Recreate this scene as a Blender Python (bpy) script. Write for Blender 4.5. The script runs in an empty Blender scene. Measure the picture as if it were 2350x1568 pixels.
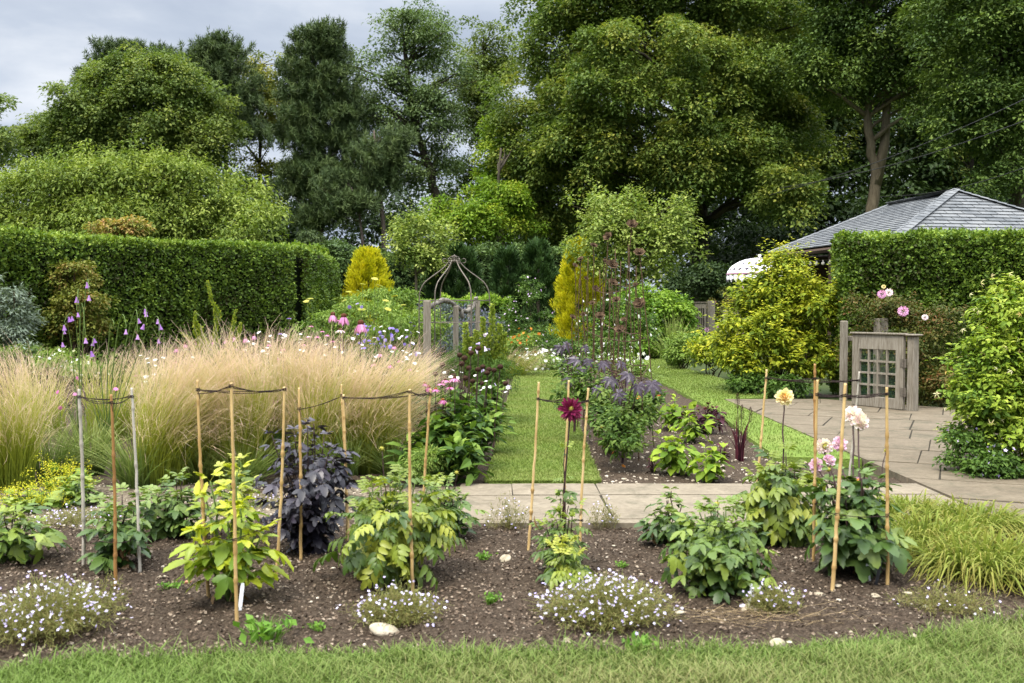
import bpy, math, random
import numpy as np
from mathutils import Vector
SC = bpy.context.scene
COL = SC.collection
R = np.random.default_rng(7)
PI = math.pi
H, F, YH, CX, CY = 1.6, 2285.0, 706.0, 1175.0, 784.0
TH = math.atan((CY - YH) / F)

# ---- camera -------------------------------------------------------------
cam = bpy.data.cameras.new('camera')
cam.sensor_width = 36.0
cam.lens = 36.0 * F / 2350.0
cam.clip_end = 3000
cam.dof.use_dof = True
cam.dof.focus_distance = 13.0
cam.dof.aperture_fstop = 4.0
co = bpy.data.objects.new('camera', cam)
COL.objects.link(co)
co.location = (0, 0, H)
co.rotation_euler = (PI / 2 - TH, 0, 0)
SC.camera = co

def ray(x, y):
    u = (x - CX) / F; c = (CY - y) / F
    return np.array([u, math.cos(TH) + c * math.sin(TH), -math.sin(TH) + c * math.cos(TH)])
def gp(x, y, z=0.0):
    """point of the ground under a place measured in the photograph"""
    d = ray(x, y); k = (z - H) / d[2]
    return np.array([d[0] * k, d[1] * k, z])
def pt(x, y, Y):
    d = ray(x, y); k = Y / d[1]
    return np.array([d[0] * k, Y, H + d[2] * k])
def bx(x, Y):
    return np.array([(x - CX) / F * Y, Y, 0.0])

# ---- mesh builder ---------------------------------------------------------
def unit(a):
    a = np.asarray(a, float)
    return a / np.maximum(np.linalg.norm(a, axis=-1, keepdims=True), 1e-9)

class MB:
    def __init__(s):
        s.V = []; s.Fc = []; s.v = []; s.t = []; s.n = 0
    def add(s, V, faces, v=0.5, t=0.0, m=0):
        V = np.asarray(V, float).reshape(-1, 3); k = len(V)
        s.V.append(V)
        s.v.append(np.broadcast_to(np.asarray(v, float), (k,)))
        s.t.append(np.broadcast_to(np.asarray(t, float), (k,)))
        if isinstance(faces, np.ndarray): faces = [faces]
        for f in faces:
            f = np.asarray(f, int)
            if f.ndim == 1: f = f[None]
            s.Fc.append((f + s.n, m))
        s.n += k
        return s
    def build(s, name, mats, parent=None, smooth=False, loc=None):
        me = bpy.data.meshes.new(name)
        V = np.concatenate(s.V) if s.V else np.zeros((0, 3))
        me.vertices.add(len(V)); me.vertices.foreach_set('co', V.astype(np.float32).ravel())
        if s.Fc:
            loops = np.concatenate([f.ravel() for f, m in s.Fc])
            tot = np.concatenate([np.full(len(f), f.shape[1]) for f, m in s.Fc])
            mi = np.concatenate([np.full(len(f), m) for f, m in s.Fc])
            st = np.concatenate([[0], np.cumsum(tot)[:-1]])
            me.loops.add(len(loops)); me.loops.foreach_set('vertex_index', loops.astype(np.int32))
            me.polygons.add(len(tot))
            me.polygons.foreach_set('loop_start', st.astype(np.int32))
            me.polygons.foreach_set('loop_total', tot.astype(np.int32))
            me.polygons.foreach_set('material_index', mi.astype(np.int32))
            me.polygons.foreach_set('use_smooth', np.full(len(tot), bool(smooth)))
        for nm, arr in (('v', s.v), ('t', s.t)):
            a = me.attributes.new(nm, 'FLOAT', 'POINT')
            if arr: a.data.foreach_set('value', np.concatenate(arr).astype(np.float32))
        me.update(calc_edges=True)
        for m in (mats if isinstance(mats, (list, tuple)) else [mats]): me.materials.append(m)
        o = bpy.data.objects.new(name, me); COL.objects.link(o)
        if parent is not None: o.parent = parent
        if loc is not None: o.location = loc
        return o
    # -- shapes
    def box(s, c, size, rz=0.0, v=0.5, m=0, taper=1.0, bev=0.0):
        x, y, z = [k / 2 for k in size]
        if bev > 0:
            b = min(bev, x * .9, y * .9, z * .9); P = []
            for zz, ins in ((-z, b), (-z + b, 0), (z - b, 0), (z, b)):
                xx, yy = x - ins, y - ins
                P += [(-xx, -yy, zz), (xx, -yy, zz), (xx, yy, zz), (-xx, yy, zz)]
            P = np.array(P); fs = [[3, 2, 1, 0], [12, 13, 14, 15]]
            for r in range(3):
                for k in range(4):
                    a = r * 4 + k; b2 = r * 4 + (k + 1) % 4
                    fs.append([a, b2, b2 + 4, a + 4])
        else:
            P = np.array([(-x, -y, -z), (x, -y, -z), (x, y, -z), (-x, y, -z), (-x * taper, -y * taper, z), (x * taper, -y * taper, z), (x * taper, y * taper, z), (-x * taper, y * taper, z)])
            fs = [[3, 2, 1, 0], [4, 5, 6, 7], [0, 1, 5, 4], [1, 2, 6, 5], [2, 3, 7, 6], [3, 0, 4, 7]]
        ca, sa = math.cos(rz), math.sin(rz)
        P = np.stack([P[:, 0] * ca - P[:, 1] * sa, P[:, 0] * sa + P[:, 1] * ca, P[:, 2]], 1) + np.asarray(c)
        return s.add(P, np.array(fs), v, 0, m)
    def prism(s, poly, z0, z1, v=0.5, m=0):
        n = len(poly); P = [(p[0], p[1], z0) for p in poly] + [(p[0], p[1], z1) for p in poly]
        fs = [np.array([list(range(n, 2 * n))]), np.array([[k, (k + 1) % n, n + (k + 1) % n, n + k] for k in range(n)])]
        return s.add(P, fs, v, 0, m)
    def tubes(s, P, r, sides=5, v=None, m=0, cap=True):
        """P (n,k,3) centre lines, r broadcast to (n,k)"""
        P = np.asarray(P, float)
        if P.ndim == 2: P = P[None]
        n, k, _ = P.shape
        r = np.broadcast_to(np.asarray(r, float), (n, k))
        T = unit(np.gradient(P, axis=1))
        ref = np.where(np.abs(T.mean(1))[:, 2:3] > 0.8, np.array([[0.9, 0.3, 0.1]]), np.array([[0.05, 0.1, 1.0]]))
        A = unit(np.cross(T, ref[:, None, :])); B = np.cross(T, A)
        an = np.arange(sides) * 2 * PI / sides
        Q = P[:, :, None, :] + r[:, :, None, None] * (A[:, :, None, :] * np.cos(an)[None, None, :, None] + B[:, :, None, :] * np.sin(an)[None, None, :, None])
        idx = np.arange(n * k * sides).reshape(n, k, sides)
        f = np.stack([idx[:, :-1, :], np.roll(idx, -1, 2)[:, :-1, :], np.roll(idx, -1, 2)[:, 1:, :], idx[:, 1:, :]], -1).reshape(-1, 4)
        fs = [f]
        if cap: fs += [idx[:, -1, :], idx[:, 0, ::-1]]
        vv = R.random(n) if v is None else np.broadcast_to(np.asarray(v, float), (n,))
        tt = np.broadcast_to((np.arange(k) / max(k - 1, 1))[None, :, None], (n, k, sides)).ravel()
        return s.add(Q.reshape(-1, 3), fs, np.repeat(vv, k * sides), tt, m)
    def ribbons(s, P, w, side=None, v=None, m=0):
        P = np.asarray(P, float)
        if P.ndim == 2: P = P[None]
        n, k, _ = P.shape
        w = np.broadcast_to(np.asarray(w, float), (n, k))
        if side is None:
            a = R.random(n) * 2 * PI; side = np.stack([np.cos(a), np.sin(a), 0 * a], 1)
        S = np.asarray(side)[:, None, :] * w[:, :, None] * 0.5
        Q = np.stack([P - S, P + S], 2)
        idx = np.arange(n * k * 2).reshape(n, k, 2)
        f = np.stack([idx[:, :-1, 0], idx[:, :-1, 1], idx[:, 1:, 1], idx[:, 1:, 0]], -1).reshape(-1, 4)
        vv = R.random(n) if v is None else np.broadcast_to(np.asarray(v, float), (n,))
        tt = np.broadcast_to((np.arange(k) / (k - 1))[None, :, None], (n, k, 2)).ravel()
        return s.add(Q.reshape(-1, 3), [f], np.repeat(vv, k * 2), tt, m)
    def leaves(s, P, D, N, size, tpl, wr=1.0, v=None, m=0):
        """leaf copies at P pointing along D with normal near N"""
        TV, TF = tpl
        P = np.asarray(P, float).reshape(-1, 3); n = len(P)
        if n == 0: return s
        D = unit(np.broadcast_to(D, (n, 3))); N = np.broadcast_to(N, (n, 3))
        X = unit(np.cross(D, N)); Z = np.cross(X, D)
        sz = np.broadcast_to(np.asarray(size, float), (n,))[:, None, None]
        wr = np.broadcast_to(np.asarray(wr, float), (n,))[:, None, None]
        Q = P[:, None, :] + sz * (TV[None, :, 0:1] * wr * X[:, None, :] + TV[None, :, 1:2] * D[:, None, :] + TV[None, :, 2:3] * Z[:, None, :])
        k = len(TV); off = (np.arange(n) * k)[:, None, None]
        fs = [(np.asarray(f)[None] + off).reshape(-1, np.asarray(f).shape[1]) for f in TF]
        vv = R.random(n) if v is None else np.broadcast_to(np.asarray(v, float), (n,))
        tt = np.broadcast_to(TV[None, :, 1], (n, k)).ravel()
        return s.add(Q.reshape(-1, 3), fs, np.repeat(vv, k), tt, m)
    def blob(s, c, r, sub=2, noise=0.15, v=0.5, m=0, seed=0, flat=1.0):
        V, Fc = ICO[sub]
        rg = np.random.default_rng(seed + 11)
        k = unit(rg.normal(size=(7, 3))); ph = rg.random(7) * 6
        d = 1 + noise * np.sin(V @ k.T * 2.6 + ph).mean(1) * 2.0
        return s.add(V * d[:, None] * np.asarray(r) * np.array([1, 1, flat]) + np.asarray(c), [Fc], v, 0, m)
    def lathe(s, prof, seg=24, c=(0, 0, 0), v=0.5, m=0):
        prof = np.asarray(prof, float); k = len(prof); a = np.arange(seg) * 2 * PI / seg
        Q = np.stack([prof[:, None, 0] * np.cos(a), prof[:, None, 0] * np.sin(a), np.broadcast_to(prof[:, None, 1], (k, seg))], -1)
        idx = np.arange(k * seg).reshape(k, seg)
        f = np.stack([idx[:-1], np.roll(idx, -1, 1)[:-1], np.roll(idx, -1, 1)[1:], idx[1:]], -1).reshape(-1, 4)
        return s.add(Q.reshape(-1, 3) + np.asarray(c), [f], v, 0, m)

def _ico(sub):
    import bmesh
    bm = bmesh.new(); bmesh.ops.create_icosphere(bm, subdivisions=sub, radius=1.0)
    V = np.array([v.co[:] for v in bm.verts]); Fc = np.array([[v.index for v in f.verts] for f in bm.faces]); bm.free()
    return V, Fc
ICO = {k: _ico(k) for k in (1, 2, 3)}

# ---- leaf templates (x across, y along, z up) ---------------------------------
T4 = (np.array([(0, 0, 0), (.3, .42, .07), (0, 1, -.05), (-.3, .42, .07)], float), [np.array([[0, 1, 2, 3]])])
T3 = (np.array([(-.5, 0, 0), (.5, 0, 0), (0, 1, 0)], float), [np.array([[0, 1, 2]])])
T8 = (np.array([(0, 0, 0), (-.26, .28, .06), (0, .3, 0), (.26, .28, .06), (-.23, .62, .02), (0, .64, -.05), (.23, .62, .02), (0, 1, -.2)], float),
      [np.array([[0, 2, 1], [0, 3, 2], [4, 5, 7], [5, 6, 7]]), np.array([[1, 2, 5, 4], [2, 3, 6, 5]])])
def _serr(w=.27, bend=.2, curl=.06):
    ys = [.0, .12, .24, .36, .48, .60, .72, .84, .93]; ws = [.0, .62, .80, .98, .84, .88, .62, .56, .22]
    V = []; 
    for i, (y, k) in enumerate(zip(ys, ws)):
        z = -bend * y ** 2; V += [(-w * k, y + (.035 if i % 2 else 0), z + curl * k), (0, y, z), (w * k, y + (.035 if i % 2 else 0), z + curl * k)]
    V.append((0, 1, -bend)); q = []; t = [(24, 25, 27), (25, 26, 27)]
    for i in range(8):
        a = i * 3; q += [(a, a + 1, a + 4, a + 3), (a + 1, a + 2, a + 5, a + 4)]
    return np.array(V, float), [np.array(q), np.array(t)]
TS = _serr(); TSB = _serr(.24, .38, .09); TSC = _serr(.29, .10, -.05)
TL = (np.array([(0, 0, 0), (-.09, .3, .03), (0, .3, 0), (.09, .3, .03), (-.075, .65, 0), (0, .66, -.04), (.075, .65, 0), (0, 1, -.16)], float), T8[1])
def compose(parts):
    V = []; Fs = []; n = 0
    for (tpl, x, y, z, ang, sc, tilt) in parts:
        TV, TF = tpl
        Q = TV * sc
        ct, st = math.cos(tilt), math.sin(tilt)
        Q = np.stack([Q[:, 0], Q[:, 1] * ct + Q[:, 2] * st, Q[:, 2] * ct - Q[:, 1] * st], 1)
        c, s_ = math.cos(ang), math.sin(ang)
        Q = np.stack([Q[:, 0] * c - Q[:, 1] * s_, Q[:, 0] * s_ + Q[:, 1] * c, Q[:, 2]], 1) + np.array([x, y, z])
        V.append(Q); Fs += [np.asarray(f) + n for f in TF]; n += len(TV)
    return np.concatenate(V), Fs
STALK = (np.array([(-.012, 0, 0), (.012, 0, 0), (.008, 1, 0), (-.008, 1, 0)], float), [np.array([[0, 1, 2, 3]])])
PINN5 = compose([(STALK, 0, 0, 0, 0, .6, 0.1), (TS, 0, .5, -.04, .05, .52, .25), (TSB, 0, .48, -.03, .95, .42, .25), (TSC, 0, .48, -.03, -.9, .38, .2), (TS, 0, .26, -.02, 1.2, .36, .2), (TSB, 0, .28, -.02, -1.15, .33, .2)])
PINN3 = compose([(STALK, 0, 0, 0, 0, .5, 0.1), (TS, 0, .4, -.03, .04, .6, .25), (TSB, 0, .36, -.02, 1.0, .48, .25), (TSC, 0, .36, -.02, -.95, .44, .2)])
# deeply cut leaf: narrow leaflets
CUT = compose([(STALK, 0, 0, 0, 0, .6, 0.1)] + [((TSB, TS)[i % 2], 0, .25 + .18 * i + .02 * sg, -.02 * i, sg * (1.05 - .1 * i), .4 - .06 * i, .3) for i in range(3) for sg in (-1, 1)] + [(TSB, 0, .62, -.06, .05, .38, .4)])
PALM = compose([(STALK, 0, -.5, .05, 0, .5, 0)] + [(TL if False else (T8[0] * np.array([.62, 1, 1]), T8[1]), 0, 0, 0, a, s_, .22) for a, s_ in ((0, 1), (.72, .92), (-.72, .92), (1.45, .75), (-1.45, .75), (2.2, .5), (-2.2, .5))])
MAPLE = (np.array([(0, 0, 0), (.2, .12, 0), (.5, .2, -.05), (.33, .38, 0), (.42, .62, -.08), (.16, .6, 0), (0, 1, -.12), (-.16, .6, 0), (-.42, .62, -.08), (-.33, .38, 0), (-.5, .2, -.05), (-.2, .12, 0)], float), [np.arange(12)[None]])

# ---- things ---------------------------------------------------------------
def tag(o, label, cat, group=None, kind=None):
    if label: o['label'] = label
    if cat: o['category'] = cat
    if group: o['group'] = group
    if kind: o['kind'] = kind
    return o
def thing(name, label, cat, loc=(0, 0, 0), rz=0.0, group=None):
    o = bpy.data.objects.new(name, None); COL.objects.link(o)
    o.empty_display_size = .1
    o.location = [float(k) for k in loc]; o.rotation_euler = (0, 0, rz)
    return tag(o, label, cat, group)
def copy_tree(o, loc=None, rz=None, parent=None):
    c = o.copy(); COL.objects.link(c)
    if parent is not None: c.parent = parent
    if loc is not None: c.location = [float(k) for k in loc]
    if rz is not None: c.rotation_euler = (0, 0, rz)
    for ch in list(o.children): copy_tree(ch, parent=c)
    return c
def struct(o):
    o['kind'] = 'structure'; return o
def stuff(o, label, cat):
    return tag(o, label, cat, kind='stuff')

# ---- materials --------------------------------------------------------------
def new_mat(name):
    m = bpy.data.materials.new(name); m.use_nodes = True
    nt = m.node_tree; nt.nodes.clear()
    out = nt.nodes.new('ShaderNodeOutputMaterial')
    return m, nt, out
def ramp(nt, fac, stops, interp='LINEAR'):
    r = nt.nodes.new('ShaderNodeValToRGB'); r.color_ramp.interpolation = interp
    el = r.color_ramp.elements
    while len(el) < len(stops): el.new(0.5)
    for e, (p, c) in zip(el, stops):
        e.position = p; e.color = (*c, 1) if len(c) == 3 else c
    nt.links.new(fac, r.inputs['Fac'])
    return r.outputs['Color']
def attr(nt, n):
    a = nt.nodes.new('ShaderNodeAttribute'); a.attribute_name = n
    return a.outputs['Fac']
def noise(nt, scale, detail=4, rough=.55, vec=None, dist=0.0):
    n = nt.nodes.new('ShaderNodeTexNoise'); n.inputs['Scale'].default_value = scale
    n.inputs['Detail'].default_value = detail; n.inputs['Roughness'].default_value = rough; n.inputs['Distortion'].default_value = dist
    if vec is not None: nt.links.new(vec, n.inputs['Vector'])
    return n.outputs['Fac']
def gpos(nt):
    return nt.nodes.new('ShaderNodeNewGeometry').outputs['Position']
def ocoord(nt):
    return nt.nodes.new('ShaderNodeTexCoord').outputs['Object']
def mixc(nt, fac, a, b, mode='MIX'):
    n = nt.nodes.new('ShaderNodeMix'); n.data_type = 'RGBA'; n.blend_type = mode
    for sock, val in ((n.inputs[0], fac), (n.inputs[6], a), (n.inputs[7], b)):
        if hasattr(val, 'is_linked'): nt.links.new(val, sock)
        elif isinstance(val, (int, float)): sock.default_value = val
        else: sock.default_value = (*val, 1)
    return n.outputs[2]
def mathn(nt, op, a, b=0.0, clamp=False):
    n = nt.nodes.new('ShaderNodeMath'); n.operation = op; n.use_clamp = clamp
    for k, val in enumerate((a, b)):
        if hasattr(val, 'is_linked'): nt.links.new(val, n.inputs[k])
        else: n.inputs[k].default_value = val
    return n.outputs[0]
def principled(nt, out, col, rough=.7, spec=.3, bump=None, bstr=.3, bdist=.02, metal=0.0):
    p = nt.nodes.new('ShaderNodeBsdfPrincipled')
    if hasattr(col, 'is_linked'): nt.links.new(col, p.inputs['Base Color'])
    else: p.inputs['Base Color'].default_value = (*col, 1)
    if hasattr(rough, 'is_linked'): nt.links.new(rough, p.inputs['Roughness'])
    else: p.inputs['Roughness'].default_value = rough
    p.inputs['Specular IOR Level'].default_value = spec; p.inputs['Metallic'].default_value = metal
    if bump is not None:
        b = nt.nodes.new('ShaderNodeBump'); b.inputs['Strength'].default_value = bstr; b.inputs['Distance'].default_value = bdist
        nt.links.new(bump, b.inputs['Height']); nt.links.new(b.outputs['Normal'], p.inputs['Normal'])
    nt.links.new(p.outputs[0], out.inputs[0])
    return p
def leaf_mat(name, cols, trans=.28, rough=.55, spec=.16, by='v', mottle=0.35):
    """cols: colours from the darkest to the lightest leaves of this plant"""
    m, nt, out = new_mat(name)
    f = attr(nt, by)
    nz = noise(nt, 1.7, 2, .5, gpos(nt))
    f2 = mathn(nt, 'ADD', f, mathn(nt, 'MULTIPLY', mathn(nt, 'SUBTRACT', nz, .5), mottle * 2), True)
    n = len(cols)
    c = ramp(nt, f2, [(i / max(n - 1, 1), cc) for i, cc in enumerate(cols)])
    p = principled(nt, out, c, rough, spec)
    if trans > 0:
        tr = nt.nodes.new('ShaderNodeBsdfTranslucent')
        nt.links.new(mixc(nt, 1.0, c, (1.15, 1.2, .6), 'MULTIPLY'), tr.inputs['Color'])
        mx = nt.nodes.new('ShaderNodeMixShader'); mx.inputs[0].default_value = trans
        nt.links.new(p.outputs[0], mx.inputs[1]); nt.links.new(tr.outputs[0], mx.inputs[2]); nt.links.new(mx.outputs[0], out.inputs[0])
    return m
def strand_mat(name, stops_t, alt=None, trans=.3, rough=.6):
    m, nt, out = new_mat(name)
    c = ramp(nt, attr(nt, 't'), stops_t)
    if alt: c = mixc(nt, attr(nt, 'v'), c, ramp(nt, attr(nt, 't'), alt))
    p = principled(nt, out, c, rough, .25)
    tr = nt.nodes.new('ShaderNodeBsdfTranslucent'); nt.links.new(c, tr.inputs['Color'])
    mx = nt.nodes.new('ShaderNodeMixShader'); mx.inputs[0].default_value = trans
    nt.links.new(p.outputs[0], mx.inputs[1]); nt.links.new(tr.outputs[0], mx.inputs[2]); nt.links.new(mx.outputs[0], out.inputs[0])
    return m
def solid_mat(name, c1, c2, scale=8.0, rough=.7, spec=.3, bstr=.4, bdist=.01, metal=0, stretch=None, c3=None):
    m, nt, out = new_mat(name)
    vec = ocoord(nt)
    if stretch:
        mp = nt.nodes.new('ShaderNodeMapping'); mp.inputs['Scale'].default_value = stretch
        nt.links.new(vec, mp.inputs['Vector']); vec = mp.outputs['Vector']
    n = noise(nt, scale, 6, .62, vec)
    st = [(.3, c1), (.7, c2)] if c3 is None else [(.3, c1), (.52, c2), (.72, c3)]
    c = ramp(nt, mathn(nt, 'ADD', n, mathn(nt, 'MULTIPLY', mathn(nt, 'SUBTRACT', attr(nt, 'v'), .5), .25)), st)
    principled(nt, out, c, rough, spec, n, bstr, bdist, metal)
    return m
# ============================ light and sky ============================
SUN_EL, SUN_AZ = math.radians(58), math.radians(215)     # high, from behind the viewer and a little to one side
w = bpy.data.worlds.new('World'); SC.world = w; w.use_nodes = True
nt = w.node_tree; nt.nodes.clear()
wo = nt.nodes.new('ShaderNodeOutputWorld'); bg = nt.nodes.new('ShaderNodeBackground')
sky = nt.nodes.new('ShaderNodeTexSky'); sky.sky_type = 'NISHITA'; sky.sun_disc = False
sky.sun_elevation = SUN_EL; sky.sun_rotation = SUN_AZ; sky.air_density = 1.2; sky.dust_density = 2.0
tc = nt.nodes.new('ShaderNodeTexCoord')
sep = nt.nodes.new('ShaderNodeSeparateXYZ'); nt.links.new(tc.outputs['Generated'], sep.inputs[0])
up = mathn(nt, 'MAXIMUM', sep.outputs['Z'], 0.0)
den = mathn(nt, 'ADD', up, 0.12)
cmb = nt.nodes.new('ShaderNodeCombineXYZ')
nt.links.new(mathn(nt, 'DIVIDE', sep.outputs['X'], den), cmb.inputs[0]); nt.links.new(mathn(nt, 'DIVIDE', sep.outputs['Y'], den), cmb.inputs[1])
n1 = noise(nt, 0.9, 7, .55, cmb.outputs[0], .3)
n2 = noise(nt, 2.1, 5, .5, cmb.outputs[0])
# overcast layer: pale cloud with bluish grey thicker patches, brighter overhead
cl = ramp(nt, mathn(nt, 'ADD', mathn(nt, 'MULTIPLY', n1, .7), mathn(nt, 'MULTIPLY', n2, .3)), [(.36, (2.95, 3.5, 4.6)), (.5, (4.05, 4.6, 5.6)), (.62, (5.8, 6.2, 6.9))])
gm = nt.nodes.new('ShaderNodeMapRange'); gm.interpolation_type = 'SMOOTHSTEP'
for k_, v_ in (('From Min', .26), ('From Max', .85), ('To Min', .575), ('To Max', 4.2)): gm.inputs[k_].default_value = v_
nt.links.new(up, gm.inputs['Value']); gain = gm.outputs[0]
gn = nt.nodes.new('ShaderNodeVectorMath'); gn.operation = 'SCALE'
nt.links.new(cl, gn.inputs[0]); nt.links.new(gain, gn.inputs['Scale'])
fin = mixc(nt, .95, sky.outputs[0], mixc(nt, up, gn.outputs[0], mixc(nt, 1.0, gn.outputs[0], (1.1, 1.0, .84), 'MULTIPLY')))
nt.links.new(fin, bg.inputs[0]); bg.inputs[1].default_value = 0.115
nt.links.new(bg.outputs[0], wo.inputs[0])
sd = bpy.data.lights.new('sun', 'SUN'); sd.energy = 1.9; sd.angle = math.radians(16); sd.color = (1.0, .93, .80)
so = bpy.data.objects.new('sun', sd); COL.objects.link(so)
sdir = Vector((math.sin(SUN_AZ) * math.cos(SUN_EL), math.cos(SUN_AZ) * math.cos(SUN_EL), math.sin(SUN_EL)))
so.rotation_euler = sdir.to_track_quat('Z', 'Y').to_euler(); so.location = (0, 0, 40)
SC.view_settings.view_transform = 'Standard'; SC.view_settings.look = 'None'
SC.view_settings.exposure = 1.15; SC.view_settings.gamma = 1.0
SC.cycles.max_bounces = 6; SC.cycles.diffuse_bounces = 4; SC.cycles.transmission_bounces = 4; SC.cycles.transparent_max_bounces = 4
SC.cycles.glossy_bounces = 2; SC.cycles.caustics_reflective = False; SC.cycles.caustics_refractive = False

# ============================ ground materials ============================
def lawn_mat(name, a, b, dry):
    m, nt, out = new_mat(name); P = gpos(nt)
    n1 = noise(nt, 1.1, 4, .6, P); n2 = noise(nt, 60, 3, .6, P)
    c = ramp(nt, n1, [(.3, a), (.52, b), (.72, dry)])
    c = mixc(nt, .5, c, ramp(nt, n2, [(.3, tuple(k * .55 for k in a)), (.7, tuple(k * 1.25 for k in b))]))
    principled(nt, out, c, .85, .15, n2, .6, .02); return m
M_LAWN = lawn_mat('lawn_turf', (.055, .090, .018), (.095, .135, .032), (.21, .195, .08))
M_PATHLAWN = lawn_mat('path_turf', (.09, .14, .022), (.14, .20, .035), (.18, .20, .055))
def soil_mat():
    m, nt, out = new_mat('soil'); P = gpos(nt)
    n1 = noise(nt, 3, 6, .65, P); n2 = noise(nt, 55, 6, .7, P)
    c = ramp(nt, n2, [(.3, (.022, .015, .010)), (.5, (.063, .046, .032)), (.64, (.13, .098, .07)), (.75, (.22, .175, .13))])
    c = mixc(nt, mathn(nt, 'MULTIPLY', n1, .55), c, (.045, .032, .023))
    principled(nt, out, c, .92, .1, n2, .8, .03); return m
M_SOIL = soil_mat()
def stone_mat(name, a, b, c3):
    m, nt, out = new_mat(name); P = gpos(nt)
    mp = nt.nodes.new('ShaderNodeMapping'); mp.inputs['Scale'].default_value = (1.5, 1.9, 1); mp.inputs['Rotation'].default_value = (0, 0, .8)
    nt.links.new(P, mp.inputs['Vector'])
    n1 = noise(nt, 2.2, 9, .68, mp.outputs[0], .5); n2 = noise(nt, 25, 5, .6, P); n3 = noise(nt, .7, 2, .5, P)
    c = ramp(nt, n1, [(.28, a), (.5, b), (.7, c3)])
    c = mixc(nt, mathn(nt, 'MULTIPLY', attr(nt, 'v'), .75), c, mixc(nt, n3, a, c3))
    c = mixc(nt, .28, c, ramp(nt, n2, [(.3, tuple(k * .5 for k in a)), (.7, c3)]))
    n4 = noise(nt, 2.3, 6, .7, P, .6); c = mixc(nt, ramp(nt, n4, [(.52, (0, 0, 0)), (.66, (.55, .55, .55))]), c, (.045, .045, .026))
    n5 = noise(nt, 9, 5, .7, P); c = mixc(nt, ramp(nt, n5, [(.60, (0, 0, 0)), (.70, (.6, .6, .6))]), c, c3)
    principled(nt, out, c, .82, .2, n1, .6, .03); return m
M_FLAG = stone_mat('sandstone_flag', (.10, .08, .056), (.185, .152, .108), (.265, .225, .165))
M_PATIO = stone_mat('patio_flag', (.068, .052, .034), (.132, .105, .071), (.205, .168, .118))
M_GROUND = lawn_mat('rough_ground', (.03, .045, .015), (.05, .07, .02), (.07, .07, .03))
M_GRIT = solid_mat('grit', (.05, .038, .026), (.14, .115, .083), 34, .92, .1, .8, .02, c3=(.32, .27, .205))
M_JOINT = solid_mat('joint_dirt', (.02, .018, .014), (.06, .052, .04), 40, .95, .05)

def sheet(name, poly, z, mat, sub=False):
    mb = MB(); n = len(poly)
    P2 = np.array(poly); sg = np.sum(P2[:, 0] * np.roll(P2[:, 1], -1) - np.roll(P2[:, 0], -1) * P2[:, 1])
    if sg < 0: poly = poly[::-1]
    mb.prism(poly, -.055, z)
    return struct(mb.build(name, mat))
# ground as one sheet to the horizon
mb = MB(); mb.add([(-900, -300, -.06), (900, -300, -.06), (900, 1500, -.06), (-900, 1500, -.06)], np.array([[0, 1, 2, 3]]))
struct(mb.build('ground', M_GROUND))

EDGE = np.array([gp(x, y, .06)[:2] for x, y in ((-500, 1560), (0, 1530), (200, 1500), (600, 1493), (1000, 1490), (1500, 1487), (1900, 1475), (2150, 1450), (2350, 1415), (2600, 1340))])
EDGE = EDGE[np.argsort(EDGE[:, 0])]
def edge_y(x): return np.interp(x, EDGE[:, 0], EDGE[:, 1]) + .018 * np.sin(np.asarray(x) * 9.0) + .012 * np.sin(np.asarray(x) * 23.0)
def wob(X, Y):
    return (.018 * np.sin(X * 3.1 + Y * 1.7) * np.sin(Y * 4.3 - X) + .012 * np.sin(X * 11 + 1.3 * Y) * np.sin(Y * 13 + .6) + .008 * np.sin(X * 29 + Y * 17))
def soil_grid(name, x0, x1, y0, y1, st, zb):
    nx, ny = int((x1 - x0) / st), int((y1 - y0) / st)
    X, Y = np.meshgrid(np.linspace(x0, x1, nx), np.linspace(y0, y1, ny))
    Z = wob(X, Y) + zb + R.normal(size=X.shape) * .0045 - .07 * ((X > -.45) & (Y > 7.27) & (Y < 8.75)) - .07 * ((X > 3.66) & (Y > 7.0))
    idx = np.arange(nx * ny).reshape(ny, nx)
    f = np.stack([idx[:-1, :-1], idx[:-1, 1:], idx[1:, 1:], idx[1:, :-1]], -1).reshape(-1, 4)
    mb = MB(); mb.add(np.stack([X, Y, Z], -1).reshape(-1, 3), [f])
    return struct(mb.build(name, M_SOIL, smooth=True))
soil_grid('soil_bed', -4.6, 4.6, 4.0, 9.4, .035, 0.0)
soil_grid('border_soil', -15, 3.2, 9.37, 27, .14, -.012)
# front lawn
xs = np.linspace(-4.6, 4.6, 140)
poly = [(x, float(edge_y(x))) for x in xs] + [(4.6, 1.0), (-4.6, 1.0)]
sheet('front_lawn', poly[::-1], .045, M_LAWN)
# grass path between the borders
PL = lambda y: -.21 + (y - 8.83) * .0205
PR = lambda y: .77 + (y - 8.83) * .0215
sheet('grass_path', [(PL(8.84), 8.84), (PR(8.84), 8.84), (PR(27), 27), (PL(27), 27)], .04, M_PATHLAWN)
# lawn beyond, and the strip beside the patio
RL = [(2.78, 10.4), (3.6, 10.2), (3.6, 16.9), (4.45, 17.3), (4.6, 20.4), (4.4, 25), (5.2, 36.5), (4.6, 37.5), (3.2, 30), (3.05, 25), (3.15, 19.5), (3.05, 14.5), (2.85, 12.0)]
sheet('side_lawn', RL, .04, M_PATHLAWN)
sheet('far_path', [(4.0, 36.6), (7.2, 36.6), (7.4, 38.6), (4.0, 38.6)], .03, M_FLAG)
sheet('gravel_path', [(-7, 7.1), (-5, 7.25), (-3.5, 7.0), (-2.2, 7.3), (-1.2, 7.2), (-.53, 7.25), (-.46, 8.8), (-1.5, 8.75), (-3, 8.95), (-4.5, 8.7), (-7, 8.95)], .012, M_GRIT)

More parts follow.
